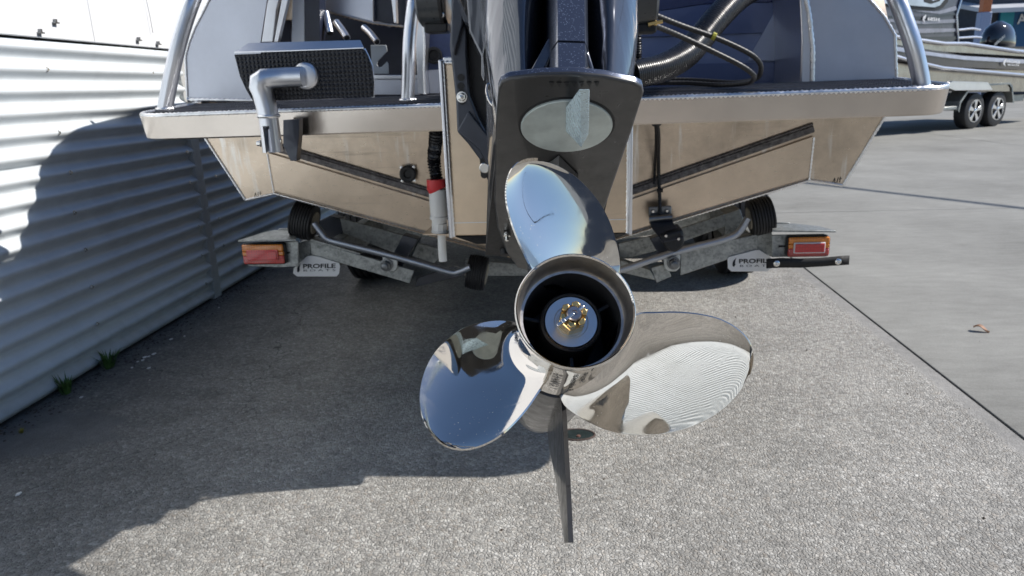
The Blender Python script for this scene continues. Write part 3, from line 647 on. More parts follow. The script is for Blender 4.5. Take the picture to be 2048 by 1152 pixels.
build('pump_hose', ribbed(pu, .0175, .0085, .0032), M['blackgloss'], pump)
build('outlet_pipe', MB().tube([at(883, 466, 2.04), at(884, 495, 2.04), at(886, 522, 2.04)], .0125, 16), M['white'], pump)
build('pump_bracket', MB().prism([at(846, 470, 2.02), at(905, 471, 2.02), at(903, 455, 2.11), at(862, 455, 2.11)], (0, 0, .003)), M['alu'], pump)
# sonar transducer on the right
pt = [at(1313, 244, 1.99), at(1317, 270, 2.05), at(1317, 330, 2.26), at(1319, 385, 2.27), at(1321, 440, 2.25)]
tr = build('sonar_transducer', MB().prism([at(1320, 470, 2.19), at(1366, 458, 2.19), at(1369, 482, 2.19), at(1366, 496, 2.19), at(1352, 506, 2.19), at(1338, 503, 2.19), at(1328, 492, 2.19)], (0, .10, 0)), M['black'], boat, bevel=.008)
build('mount_plate', MB().prism([at(1297, 414, 2.27), at(1343, 412, 2.27), at(1343, 446, 2.27), at(1299, 449, 2.27)], (0, .012, 0)), M['darkbolt'], tr, bevel=.003)
build('swing_arm', MB().prism([at(1299, 440, 2.25), at(1343, 432, 2.25), at(1347, 447, 2.24), at(1369, 476, 2.18), at(1326, 486, 2.18), at(1302, 455, 2.24)], (0, .02, 0)), M['bracket'], tr, bevel=.003)
build('hinge_roll', MB().tube([at(1298, 438, 2.245), at(1344, 434, 2.245)], .011, 12), M['darkbolt'], tr)
for px, py in ((1306, 423), (1334, 422), (1332, 472), (1357, 478)):
    build('screw', MB().lathe([(0, .005), (-.003, .004), (-.003, 0)], at(px, py, 2.262 if py < 440 else 2.175), (0, 1, 0), 8), M['bolt'], tr)
build('cable', MB().tube(smooth_path(pt, 8), .0055, 10), M['black'], tr)
build('cable', MB().tube(smooth_path([at(1311, 246, 2.0), at(1312, 275, 2.08), at(1310, 330, 2.28), at(1308, 368, 2.285)], 8), .004, 8), M['black'], tr)
build('cable_gland', MB().tube([at(1313, 240, 1.985), at(1313, 250, 1.99)], [.02, .012], 14), M['black'], tr)
build('cable_tie', MB().tube([at(1314, 381, 2.265), at(1326, 381, 2.262)], .006, 8), M['black'], tr)

# ------------------------------------------------------------------ the outboard
TI, PS = math.radians(36), math.radians(6.5)
E0 = Vector((0.003, 0.67, 0.837))
_u0 = Vector((0, math.sin(TI), math.cos(TI))); _f0 = Vector((0, math.cos(TI), -math.sin(TI))); _r0 = Vector((1, 0, 0))
EF = _f0 * math.cos(PS) - _r0 * math.sin(PS); EU = _u0; ER = _r0 * math.cos(PS) + _f0 * math.sin(PS)
def ew(a, u, c): return E0 + EF * a + EU * u + ER * c         # engine frame: ahead, up, to starboard
def el(px, py, ax, val):
    n = {'a': EF, 'u': EU, 'c': ER}[ax]; d = ray(px, py); t = (val - n.dot(EYE - E0)) / n.dot(d); return EYE + d * t
mot = thing('outboard_motor', 'dark grey tilted outboard motor with polished three blade propeller', 'outboard motor', (E0.x, 1.7, 0.9))
# propeller: barrel with diffuser lip
prop = build('propeller', MB().lathe([(.155, .0535), (.12, .0545), (.08, .0550), (.045, .0555), (.022, .0570), (.008, .0592), (.002, .0603), (0.0, .0600), (-.0008, .0588), (0.001, .0574)], E0, EF, 72, ref=EU), M['steel'], mot, angle=60)
build('exhaust_lip', MB().lathe([(0.001, .0574), (.012, .0555), (.030, .0530), (.0305, .0505)], E0, EF, 64, ref=EU), M['lipwear'], prop, fix=False)
build('exhaust_bore', MB().lathe([(.0306, .0506), (.10, .0500), (.148, .050), (.148, .0)], E0, EF, 64, ref=EU), M['hub'], prop)
build('inner_hub', MB().lathe([(.14, .0330), (.045, .0325), (.040, .0318), (.0385, .0300), (.0395, .0283), (.046, .0280)], E0, EF, 48, ref=EU), M['black'], prop)
build('thrust_washer', MB().lathe([(.046, .0278), (.0405, .0276), (.0395, .0270), (.0395, .0180), (.041, .0172), (.041, .0155), (.0395, .0150), (.0395, .005)], E0, EF, 48, ref=EU), M['washer'], prop)
for deg in (282, 58, 176):                   # three spokes between hub and bore
    an = math.radians(deg); v = EU * math.cos(an) + ER * math.sin(an); tv = EU * -math.sin(an) + ER * math.cos(an)
    m = MB(); P = [E0 + EF * a + v * rr + tv * sg * .0022 for a in (.062, .13) for rr in (.031, .052) for sg in (-1, 1)]
    m.add(P, [(0, 1, 3, 2), (4, 6, 7, 5), (0, 2, 6, 4), (1, 5, 7, 3), (0, 4, 5, 1), (2, 3, 7, 6)]); build('spoke', m, M['hub'], prop, bevel=.001)
# castellated brass nut
m = MB(); nb = []
for k in range(12):
    an = math.radians(k * 30 + 15); rr = .0148 if k % 2 == 0 else .0135
hexv = [EU * math.cos(math.radians(60*k + 12)) + ER * math.sin(math.radians(60*k + 12)) for k in range(6)]
ring = lambda a, r: [E0 + EF * a + h * r for h in hexv]
m.grid([ring(.0405, .0148), ring(.0235, .0148), ring(.0225, .0138), ring(.0225, .0088)], wrap=True)
nut = build('brass_nut', m, M['brass'], prop, angle=30)
for k in range(6):                           # castle teeth
    h0, h1 = hexv[k], hexv[(k+1) % 6]; a0, a1 = h0.lerp(h1, -.5 + .5 + .0), h1
    A = [h0.lerp(hexv[(k-1) % 6], .36), h0, h0.lerp(h1, .36)]
    out = [p * .0146 for p in A]; inn = [p.normalized() * .0085 for p in A]
    poly = [E0 + EF * .0224 + p for p in out + inn[::-1]]
    build('castle_tooth', MB().prism(poly, EF * -.0085), M['brass'], nut, bevel=.0007)
m = MB().lathe([(.03, .0078), (.011, .0078), (.0095, .0066), (.0095, .003), (.012, .0025), (.0125, 0)], E0, EF, 24, ref=EU); build('prop_shaft', m, simple('shaft_steel', (.5, .45, .44), .25, 1.0), prop)
pd = (EU * -.62 + ER * -.78).normalized(); pc = E0 + EF * .0105
m = MB().prism([pc + pd * x + pd.cross(EF) * y for x, y in ((.001, -.0016), (.0215, -.0016), (.0225, 0), (.0215, .0016), (.001, .0016))], EF * -.0022)
m.prism([pc + pd * x + pd.cross(EF) * y + EF * .0015 for x, y in ((.0125, -.0022), (.0165, -.0022), (.0165, .0022), (.0125, .0022))], EF * -.005)
m.lathe([(-.003, .0018), (.002, .0024), (.004, .0015), (.0045, 0)], pc - pd * .0085 + EF * .0005, -pd, 10); build('cotter_pin', m, M['bolt'], prop, bevel=.0004)
# three blades: one outline, three turns of 120 degrees
TH0, AC, KK, RK = -0.434, 0.057, 0.063, -0.40
OUTL = [(-.222, .048), (-.222, .062), (-.217, .072), (-.19, .085), (-.165, .1025), (-.132, .121), (-.095, .138), (-.06, .150), (-.012, .162), (.05, .173), (.125, .180), (.21, .182), (.30, .181), (.39, .177), (.48, .171), (.585, .162), (.69, .152), (.80, .140), (.92, .126), (1.03, .114), (1.17, .096), (1.30, .081), (1.44, .066), (1.52, .048)]
tipi = 11
def interp(tab, r):
    for (p0, r0), (p1, r1) in zip(tab[:-1], tab[1:]):
        if r0 <= r <= r1 or r1 <= r <= r0:
            t = 0 if abs(r1 - r0) < 1e-9 else (r - r0) / (r1 - r0); return p0 + (p1 - p0) * t
    return tab[-1][0]
def outline_smooth():
    P = [Vector((p * .12, r, 0)) for p, r in OUTL]; Q = smooth_path(P, 5); return [(q.x / .12, q.y) for q in Q]
OS = outline_smooth(); it = max(range(len(OS)), key=lambda i: OS[i][1]); TE = OS[:it+1]; LE = OS[it:]
RMX = OS[it][1]
NR, NC = 46, 40
def blade(turn):
    front = []; back = []
    for i in range(NR + 1):
        q = i / NR; r = .048 + (RMX - .048) * (1 - (1 - q) ** 2.2)
        if i == NR: r = RMX
        p0, p1 = interp(TE, r), interp(LE, r); rf = []; rb = []
        for j in range(NC + 1):
            s = .5 - .5 * math.cos(PI * j / NC); ph = p0 + (p1 - p0) * s
            a = AC + KK * ph + RK * (r - .06)
            ch = (p1 - p0) * r
            a += .006 * math.sin(PI * s) * (ch / .12) - .006 * max(0, 1 - s * 5) ** 2 * (1 if r > .07 else .3)   # camber and cupped trailing edge
            rootf = max(0, 1 - (r - .052) / .024) ** 2 if r > .052 else 1.0
            th = (.0017 + .0014 * max(0, 1 - s * 6) + .0042 * (4 * s * (1 - s)) ** .8 * (1.0 - .75 * (r - .05) / .13)) + .020 * rootf * (4 * s * (1 - s)) ** .6 + .004 * rootf
            an = TH0 + turn + ph; v = EU * math.cos(an) + ER * math.sin(an)
            nrm = (EF * 1.0 - (EU * -math.sin(an) + ER * math.cos(an)) * (KK / max(r, .05))).normalized()
            c = E0 + EF * a + v * r
            rf.append(c - nrm * th * .5); rb.append(c + nrm * th * .5)
        front.append(rf); back.append(rb)
    m = MB(); m.grid(front); m.grid(back)
    loopf = [front[i][0] for i in range(NR)] + front[NR] + [front[i][NC] for i in range(NR - 1, -1, -1)]
    loopb = [back[i][0] for i in range(NR)] + back[NR] + [back[i][NC] for i in range(NR - 1, -1, -1)]
    loopm = []
    n = len(loopf)
    cen = E0 + EF * AC
    for k in range(n):
        md = (loopf[k] + loopb[k]) / 2; tg = (loopf[min(k+1, n-1)] - loopf[max(k-1, 0)]).normalized(); tk = loopb[k] - loopf[k]
        o = tg.cross(tk.normalized()) * tk.length * .35
        if k and o.dot(md - (front[NR // 2][NC // 2])) < 0: o = -o
        loopm.append(md + o)
    m.grid([loopf, loopm, loopb])
    return m
for k in range(3): build('blade', blade(2 * PI * k / 3), M['steel'], prop, angle=50, merge=True)
# engraved lettering on the barrel
def barrel_wrap(deg0, deg1, a0, a1):
    def f(x, y):
        an = math.radians(deg0 + (deg1 - deg0) * y); a = a0 + (a1 - a0) * x
        return E0 + EF * a + (EU * math.cos(an) + ER * math.sin(an)) * .0561
    return f
text('lettering', 'YAMAHA', (0, 0, 0), (1, 0, 0), (0, 1, 0), M['gear'], prop, wrap=barrel_wrap(199, 187, .118, .045), bold=.012)
text('lettering', 'Reliance', (0, 0, 0), (1, 0, 0), (0, 1, 0), M['ink'], prop, wrap=barrel_wrap(177, 170, .118, .040), bold=.012)
text('lettering', 'Series', (0, 0, 0), (1, 0, 0), (0, 1, 0), M['ink'], prop, wrap=barrel_wrap(167, 160, .085, .030), bold=.012)
# gearcase torpedo, skeg and strut
m = MB().lathe([(.157, .0490), (.166, .0490), (.167, .0545), (.20, .0575), (.30, .0585), (.42, .054), (.52, .042), (.60, .024), (.635, .008), (.637, 0)], E0, EF, 48, ref=EU); build('gearcase', m, M['gear'], mot)
def sk(a, u, h): return [ew(a, u, h), ew(a, u, -h)]
rows = [[(.19, -.048), (.44, -.048)], [(.175, -.075), (.42, -.075)], [(.150, -.13), (.31, -.13)], [(.128, -.19), (.215, -.19)], [(.122, -.215), (.170, -.215)]]
m = MB(); secs = []
for (a0, u0), (a1, u1) in rows:
    h = .0055 if u0 > -.06 else .0046; d = a1 - a0; cx = .006
    secs.append([ew(a0, u0, cx - .0026), ew(a0 + d*.25, u0, cx - h), ew(a0 + d*.7, u0, cx - h*.8), ew(a1, u1, cx), ew(a0 + d*.7, u0, cx + h*.8), ew(a0 + d*.25, u0, cx + h), ew(a0, u0, cx + .0026)])
m.grid(secs, wrap=True); m.add(secs[-1], [tuple(range(7))]); build('skeg', m, M['gear'], mot, angle=30)
secs = []
for u0, a0, a1, h in ((.04, .20, .50, .030), (.12, .22, .50, .027), (.20, .20, .52, .032), (.268, .16, .55, .045)):
    secs.append([ew(a0, u0, 0), ew(a0 + .05, u0, -h*.7), ew((a0 + a1)/2, u0, -h), ew(a1 - .03, u0, -h*.6), ew(a1, u0, 0), ew(a1 - .03, u0, h*.6), ew((a0 + a1)/2, u0, h), ew(a0 + .05, u0, h*.7)])
build('strut', MB().grid(secs, wrap=True), M['gear'], mot, angle=60)
# anti-ventilation plate
ap = [(.010, -.070), (.003, -.0775), (.0, -.0), (.003, .0775), (.010, .0830), (.03, .0855), (.15, .0860), (.30, .0855), (.40, .082), (.50, .070), (.57, .048), (.60, .0), (.57, -.048), (.50, -.070), (.40, -.082), (.30, -.0855), (.15, -.0855), (.04, -.0840), (.020, -.0800)]
ap = [(.022, -.0820), (.010, -.0790), (.003, -.0700), (-.006, -.035), (-.009, 0), (-.006, .035), (.003, .0700), (.010, .0800), (.022, .0845), (.10, .0856), (.30, .0850), (.40, .079), (.50, .062), (.57, .04), (.60, .0), (.57, -.04), (.50, -.062), (.40, -.079), (.30, -.0850), (.10, -.0846)]
build('ventilation_plate', MB().prism([ew(a, .270, c) for a, c in ap], EU * .0105), M['gear'], mot, bevel=.0028, seg=3)
build('plate_rim', MB().prism([ew(a, .2715, c * 1.004) for a, c in ap[:10]] + [ew(.10, .2715, -.083)], EU * .0105), M['flake'], mot, bevel=.003, seg=3)
ap2 = [(.13, -.075), (.20, -.088), (.32, -.094), (.45, -.090), (.56, -.070), (.63, -.04), (.66, 0), (.63, .04), (.56, .070), (.45, .080), (.32, .080), (.13, .06)]
build('splash_plate', MB().prism([ew(a, .300, c) for a, c in ap2], EU * .05), M['gear'], mot, bevel=.006)
build('water_intake_bolt', MB().lathe([(0, .006), (-.006, .006), (-.007, .003), (-.014, .003), (-.014, 0)], el(1014, 466, 'u', .268), EU, 8), M['bolt'], mot)
build('cap_screw', MB().lathe([(0, .010), (-.010, .008), (-.011, .003), (-.011, 0)], el(1010, 500, 'u', .285), EU, 12), M['black'], mot)
# zinc disc and trim tab hanging below it
dc0 = ew(.092, .270, .003)
an_ = build('anode_disc', MB().lathe([(.004, .0565), (-.0025, .0565), (-.0035, .0555), (-.0035, 0)], dc0, EU, 56), M['zinc'], mot)
build('disc_gap', MB().lathe([(.003, .0595), (-.0006, .0595), (-.0006, .0565)], dc0, EU, 56), M['black'], an_)
b0, b1 = el(1131, 214, 'u', .266), el(1131, 263, 'u', .266)
tA, tB, tC, tD = el(1158, 178, 'u', .222), el(1180, 178, 'u', .222), el(1178, 268, 'u', .222), el(1163, 296, 'u', .222)
rb0 = b0 + (tB - tA) * 1.15; rb1 = b1 + (tC - tD)
tab = MB().add([b0, rb0, rb1, b1, tA, tB, tC, tD], [(0, 1, 2, 3), (4, 7, 6, 5), (0, 4, 5, 1), (1, 5, 6, 2), (2, 6, 7, 3), (3, 7, 4, 0)])
build('trim_tab', tab, M['zinc_fin'], an_, bevel=.0012)
for x in range(7):                            # cast degree marks ahead of the tab
    px = 1103 + x * 15; p = el(px, 168, 'u', .2695); q = el(px + 3, 177, 'u', .2695)
    if 1140 < px < 1160: q = el(px + 2, 180, 'u', .2695)
    build('degree_mark', MB().prism([el(px - 5, 164, 'u', .2695), el(px + 5, 164, 'u', .2695), el(px + 1, 174, 'u', .2695)], EU * -.0006), M['black'], an_)

# midsection: blue flake spine, folded gloss aprons
sp = lambda c0, a0, u0: ew(a0, u0, c0)
m = MB(); US = (.281, .34, .375); prof = lambda k: [(.075, -.034), (.045, -.026), (.034, -.0165), (.034, .0165), (.045, .026), (.075, .034)]
def spine(u0, u1, grow=0.0):
    m = MB(); secs = []
    for k in range(5):
        u = u0 + (u1 - u0) * k / 4; w_ = 1.0 + .25 * (u - .28)
        secs.append([ew(a - .02 * (u - .28) - grow, u, .0045 + c * w_) for a, c in ((.20, -.0235), (.060, -.0225), (.046, -.0175), (.042, -.0160), (.042, .0160), (.046, .0175), (.060, .0225), (.20, .0235))])
    m.grid(secs); m.add(secs[0], [tuple(range(8))]); m.add(secs[-1], [tuple(range(8))]); return m
build('spine', spine(.281, .3535), M['flake'], mot, angle=25)
build('spine', spine(.3565, .75), M['flake'], mot, angle=25)
for s in (-1, 1):
    # glossy apron, lofted with creases
    secs = []
    for k in range(13):
        u = .285 + (.80 - .285) * k / 12; t = k / 12
        g = lambda a, c: ew(a - .05 * t, u, .004 + s * c)
        g = lambda a, c: ew(a - .05 * t, u, .004 + s * (.018 + (c - .018) * (1.03 + .16 * min(1, t * 3))))
        secs.append([g(.20, .020), g(.185, .025 - .004*t), g(.125 - .03*t, .037 - .006*t + .004*math.sin(t*9)), g(.105 - .03*t, .047 + .004*math.sin(t*7)), g(.112 - .02*t, .062 + .008*t), g(.13, .076 + .016*t), g(.165, .083 + .022*t + .003*math.sin(t*6)), g(.24, .082 + .030*t), g(.36, .080 + .036*t), g(.52, .078 + .036*t)])
    fine = []
    for i in range(len(secs)): fine.append(smooth_path(secs[i], 4))
    build('apron', MB().grid(fine), M['gloss'], mot, angle=40)
for L, G in (([(1108, 55), (1115, 86), (1090, 141), (1060, 141), (1094, 78)], [(1117, 86), (1104, 110), (1090, 141)]), ([(1166, 55), (1163, 86), (1178, 141), (1190, 141), (1172, 78)], [(1161, 86), (1169, 110), (1177, 141)])):
    build('strut_cover', MB().prism([el(x, y, 'a', .085) for x, y in L], EF * .01), M['gloss'], mot, bevel=.003)
    build('strut_groove', MB().tube([el(x, y, 'a', .078) for x, y in G], .0016, 6), M['black'], mot)
build('mid_core', MB().prism([ew(.22, .285, -.085), ew(.55, .285, -.10), ew(.55, .285, .10), ew(.22, .285, .085)], EU * .5), M['black'], mot)
# side cover panels left of the apron
build('side_cover', MB().prism([at(x, y, 1.36) for x, y in ((930, -40), (972, -40), (972, 20), (985, 100), (1003, 190), (1000, 250), (984, 205), (962, 150), (962, 112), (938, 62))], (0, .08, 0)), M['gloss'], mot, bevel=.004)
build('badge_ring', MB().tube(smooth_path([el(975, 170, 'a', .185), el(987, 166, 'a', .185), el(994, 185, 'a', .185), el(992, 212, 'a', .185), el(981, 205, 'a', .185), el(974, 185, 'a', .185), el(975, 170, 'a', .185)], 5), .0022, 8), M['steel'], mot)
# swivel and clamp brackets
build('swivel_bracket', MB().prism([at(x, y, 1.745) for x, y in ((925, -70), (1235, -70), (1235, 130), (1100, 160), (1010, 300), (1005, 420), (985, 400), (975, 300), (950, 240), (932, 190), (924, 60))], (0, .10, 0)), M['black'], mot, bevel=.006)
BL = [(900, -60), (930, -60), (925, 40), (934, 60), (934, 105), (940, 190), (956, 232), (985, 288), (1000, 325), (1000, 386), (985, 386), (958, 318), (936, 288), (914, 264), (911, 196), (899, 90), (903, 30)]
def brk(P, Y, d): return MB().prism([at(x, y, Y) for x, y in P], (0, d, 0))
cb = build('clamp_bracket', brk(BL, 1.715, .10), M['bracket'], mot, bevel=.005)
build('bracket_rib', brk([(903, 10), (914, -60), (929, -60), (926, 50), (908, 112), (901, 88)], 1.695, .03), M['bracket'], cb, bevel=.004)
build('bracket_rib', brk([(914, 262), (937, 222), (990, 290), (1002, 330), (999, 384), (990, 360), (958, 300)], 1.703, .02), M['bracket'], cb, bevel=.003)
for px, py in ((922, 155), (922, 172)): build('hole', MB().lathe([(0, .0085), (-.0015, .0085), (-.0015, 0)], at(px, py, 1.7145), (0, 1, 0), 18), M['black'], cb)
def bolt(px, py, Y, r, par, mat, slot=True):
    c = at(px, py, Y)
    if slot: build('slot', MB().prism([c + Vector((.8*r*math.cos(a), 0, .8*r*math.sin(a) + (r*1.1 if math.sin(a) > 0 else -r*1.1))) for a in [2*PI*k/20 for k in range(20)]], (0, -.001, 0)), M['black'], par)
    m = MB().lathe([(0, r*1.35), (-.003, r*1.35), (-.0032, r)], c, (0, 1, 0), 20); m.lathe([(-.003, r), (-.012, r), (-.0135, r*.8), (-.0135, 0)], c, (0, 1, 0), 6); m.lathe([(-.013, r*.5), (-.022, r*.5), (-.023, 0)], c, (0, 1, 0), 12)
    return build('bolt', m, mat, par)
bolt(924, 194, 1.713, .0095, cb, M['bolt']); 
c = at(968, 336, 1.713); build('slot', MB().prism([c + Vector((.009*math.cos(a), 0, .009*math.sin(a) + (.016 if math.sin(a) > 0 else -.016))) for a in [2*PI*k/20 for k in range(20)]], (0, -.0012, 0)), M['black'], cb)
build('bolt', MB().lathe([(0, .0125), (-.008, .0125), (-.010, .0105), (-.010, 0)], c + Vector((.002, -.0015, .001)), (0, 1, 0), 24), M['bolt'], cb)
build('tilt_rod', MB().tube([at(993, 335, 1.74), at(993, 415, 1.74)], .012, 12), M['black'], mot); build('rod_end', MB().tube([at(993, 402, 1.735), at(993, 414, 1.735)], .006, 8), M['bolt'], mot)
BR = [(1228, -60), (1246, -60), (1249, 30), (1247, 150), (1207, 150), (1215, 60), (1224, 20)]
cb2 = build('clamp_bracket', brk(BR, 1.715, .10), M['bracket'], mot, bevel=.005)
build('bracket_rib', brk([(1224, 30), (1243, -60), (1250, 30), (1246, 110), (1232, 60)], 1.700, .02), M['bracket'], cb2, bevel=.003)
# steering actuator ends either side
for px, s in ((868, -1), (1282, 1)):
    c = at(px, 12, 1.80); c.z += .02
    m = MB().lathe([(-.036, .0), (-.036, .058), (-.030, .066), (.020, .069), (.026, .062), (.034, .062), (.036, .05), (.036, 0)], c, (s * -1, 0, 0), 32); o = build('steering_actuator', m, simple('actuator_grey', (.05, .056, .062), .3, .2, .3), mot, angle=30)
    m = MB().lathe([(-.004, .0705), (.004, .0705)], c + Vector((-s*.024, 0, 0)), (1, 0, 0), 32, cap=True); build('seal_ring', m, M['black'], o)
    build('foot', MB().box((c.x - .022, c.y - .03, c.z - .082), (c.x + .034, c.y + .03, c.z - .060)), M['black'], o, bevel=.004)
    build('screw', MB().lathe([(0, .007), (-.004, .006), (-.005, 0)], c + Vector((.026 * -s, -.045, -.045)), (0, 1, 0), 8), M['bolt'], o)
build('brass_fitting', MB().lathe([(0, .006), (.02, .006), (.021, .004), (.034, .004)], at(1296, 49, 1.77), at(1310, 46, 1.77) - at(1296, 49, 1.77), 6, cap=True), M['brass'], mot)
# rigging hose, steering hoses, ribbed conduits
build('rigging_hose', ribbed([at(1264, 150, 1.93), at(1320, 137, 1.97), at(1368, 112, 2.02), at(1400, 78, 2.07), at(1440, 30, 2.12), at(1480, -8, 2.2), at(1520, -30, 2.35)], .036, .006, .0006, 24), M['blackgloss'], mot, angle=60)
for pts in ([(1300, 26, 1.80), (1360, 50, 1.86), (1430, 75, 1.9), (1490, 102, 1.93), (1515, 120, 1.95), (1522, 138, 1.97), (1512, 157, 2.0), (1470, 165, 2.08), (1380, 160, 2.15), (1290, 158, 2.15)],
            [(1302, 48, 1.77), (1360, 72, 1.84), (1430, 105, 1.88), (1480, 130, 1.9), (1503, 146, 1.92), (1508, 156, 1.95), (1494, 166, 2.0), (1440, 170, 2.08), (1370, 166, 2.12), (1290, 166, 2.12)]):
    build('steering_hose', ribbed([at(*p) for p in pts], .0066, .012, .0004, 10), M['hosemat'], mot, angle=60)
build('hose_clip', MB().tube([at(1424, 71, 1.895), at(1431, 74, 1.895)], .0095, 10), simple('yellow_clip', (.45, .42, .04), .4), mot)
for px, rr in ((1256, .010), (1273, .013)):
    build('conduit', ribbed([at(px - 4, 30, 2.02), at(px, 70, 2.02), at(px + 1, 130, 2.02), at(px, 170, 2.05)], rr, .0065, .0018, 12), M['blackgloss'], mot, angle=60)
# cowling above (just out of the frame, shapes the shade on the paving)
secs = []
for k, (u, sc, da) in enumerate(((.78, .78, .05), (.86, .95, .02), (1.0, 1.0, 0), (1.2, .98, 0), (1.36, .9, .02), (1.44, .7, .05), (1.47, .3, .1))):
    secs.append([ew(.37 + da + .42 * sc * math.cos(2*PI*j/24), u, .004 + .20 * sc * math.copysign(abs(math.sin(2*PI*j/24)) ** .7, math.sin(2*PI*j/24))) for j in range(24)])
m = MB().grid(secs, wrap=True); m.add(secs[0], [tuple(range(24))]); m.add(secs[-1], [tuple(range(24))]); build('cowling', m, M['gloss'], mot, angle=50)

# ------------------------------------------------------------------ the trailer
trl = thing('boat_trailer', 'galvanised boat trailer with black rollers and red amber tail lamps', 'trailer', (XC, 3.2, 0.0))
def tplate(name, pts, Y, d, mat=None, bevel=.002, par=None): return build(name, MB().prism([at(x, y, Y) for x, y in pts], (0, d, 0)), mat or M['galv'], par or trl, bevel=bevel)
# main side rails and cross members, running forward
for s in (-1, 1):
    build('side_rail', MB().box((XC + s*.80 - .025, 2.55, .40), (XC + s*.80 + .025, 7.5, .50)), M['galv'], trl, bevel=.006)
    build('mudguard', MB().box((XC + s*1.02 - .12, 3.55, .67), (XC + s*1.02 + .12, 5.1, .682)), M['galv'], trl, bevel=.004)
for y in (3.3, 4.4, 6.0): build('cross_member', MB().prism([(XC - .8, y, .40), (XC, y, .30), (XC + .8, y, .40), (XC + .8, y, .47), (XC, y, .37), (XC - .8, y, .47)], (0, .05, 0)), M['galv'], trl, bevel=.004)
build('axle', MB().tube([(XC - 1.0, 3.98, .33), (XC + 1.0, 3.98, .33)], .03, 10), M['galv'], trl)
build('drawbar', MB().box((XC - .04, 6.0, .38), (XC + .04, 9.2, .46)), M['galv'], trl)
# swing arms with bolted pivots, left then right
tplate('swing_arm', [(620, 482), (828, 541), (819, 567), (622, 509)], 2.50, .012)
tplate('arm_flange', [(596, 486), (621, 480), (622, 510), (598, 536)], 2.51, .10, M['galv'])
tplate('arm_lip', [(620, 477), (720, 506), (720, 510), (620, 483)], 2.50, .05)
tplate('back_beam', [(680, 436), (806, 470), (790, 507), (686, 466)], 2.72, .012)
tplate('back_beam', [(836, 486), (892, 502), (868, 527), (824, 512)], 2.74, .012)
tplate('back_beam', [(930, 520), (1060, 530), (1060, 552), (930, 552)], 2.80, .05)
tplate('brace', [(786, 508), (806, 470), (836, 478), (792, 556), (778, 548)], 2.56, .05, M['bracket'])
tplate('arm_flange', [(598, 460), (660, 432), (682, 438), (686, 466), (640, 500), (600, 500)], 2.78, .06, M['bracket'])
tplate('v_beam', [(836, 556), (905, 532), (960, 545), (900, 558), (830, 574)], 2.70, .02, M['bracket'])
tplate('pivot_plate', [(766, 507), (770, 503), (788, 506), (795, 512), (794, 538), (788, 544), (770, 540), (763, 532)], 2.475, .012, M['pivot'], bevel=.003)
tplate('swing_arm', [(1361, 513), (1515, 473), (1515, 499), (1361, 551)], 2.50, .012)
tplate('arm_lip', [(1361, 508), (1430, 488), (1515, 468), (1515, 474), (1361, 514)], 2.50, .05)
tplate('arm_end', [(1302, 536), (1333, 527), (1343, 553), (1313, 566)], 2.505, .02)
tplate('arm_flange', [(1514, 472), (1544, 462), (1545, 515), (1514, 500)], 2.51, .10)
tplate('back_beam', [(1356, 459), (1449, 428), (1450, 453), (1364, 484)], 2.72, .012)
tplate('back_beam', [(1237, 487), (1310, 470), (1318, 500), (1240, 520)], 2.74, .012)
tplate('arm_flange', [(1450, 428), (1480, 418), (1495, 460), (1450, 470)], 2.72, .3)
tplate('brace', [(1300, 478), (1322, 470), (1346, 520), (1328, 530)], 2.56, .05, M['bracket'])
tplate('v_beam', [(1240, 520), (1300, 540), (1310, 560), (1240, 545)], 2.66, .05)
tplate('pivot_plate', [(1326, 509), (1340, 503), (1357, 506), (1361, 512), (1360, 536), (1352, 543), (1336, 543), (1328, 536)], 2.475, .012, M['pivot'], bevel=.003)
for px, py in ((773, 530), (1347, 526)):
    c = at(px, py, 2.47); m = MB().lathe([(0, .0235), (-.004, .0235), (-.0045, .018)], c, (0, 1, 0), 24); m.lathe([(-.004, .0185), (-.018, .0185), (-.02, .016), (-.02, 0)], c, (0, 1, 0), 6); m.lathe([(-.019, .0115), (-.032, .0115), (-.033, .009), (-.033, 0)], c, (0, 1, 0), 16); build('pivot_bolt', m, M['darkbolt'], trl)
def rollpipe(P): build('roller_pipe', MB().tube(smooth_path([at(*p) for p in P], 7), .0125, 14), M['zincpipe'], trl, angle=60)
rollpipe([(628, 446, 2.47), (640, 462, 2.47), (655, 478, 2.47), (690, 488, 2.47), (770, 508, 2.47), (840, 527, 2.47), (900, 544, 2.47), (918, 543, 2.47), (940, 534, 2.47)])
rollpipe([(1496, 436, 2.47), (1484, 456, 2.47), (1470, 470, 2.47), (1440, 481, 2.47), (1380, 496, 2.47), (1310, 517, 2.47), (1240, 540, 2.47), (1200, 548, 2.47)])
def roller(px, py, Y, lean, r=.066, wd=.075):
    c = at(px, py, Y); ax = Vector((math.cos(lean), 0, math.sin(lean))); prof = []
    for k in range(8):
        x0 = -wd/2 + wd * k / 8; x1 = x0 + wd / 8; t = abs((k + .5) / 8 - .5) * 2; rr = r * (1 - .07 * t * t)
        prof += [(x0 + .0008, rr - .004), (x0 + .002, rr), (x1 - .002, rr), (x1 - .0008, rr - .004)]
    m = MB().lathe([(-wd/2, r*.45)] + [(-wd/2, r*.86)] + prof + [(wd/2, r*.86), (wd/2, r*.45)], c, ax, 32)
    o = build('keel_roller', m, M['rubber'], trl)
    for s in (-1, 1): build('roller_core', MB().lathe([(s*(wd/2 - .004), 0), (s*(wd/2 - .004), r*.62), (s*(wd/2 + .003), r*.58), (s*(wd/2 + .003), 0)], c, ax, 24), M['tan'], o)
roller(609, 441, 2.52, -.26, .070, .078); roller(1521, 432, 2.52, .20, .066, .078); roller(954, 545, 2.54, -.20, .066, .072); roller(1186, 545, 2.54, .20, .066, .072)
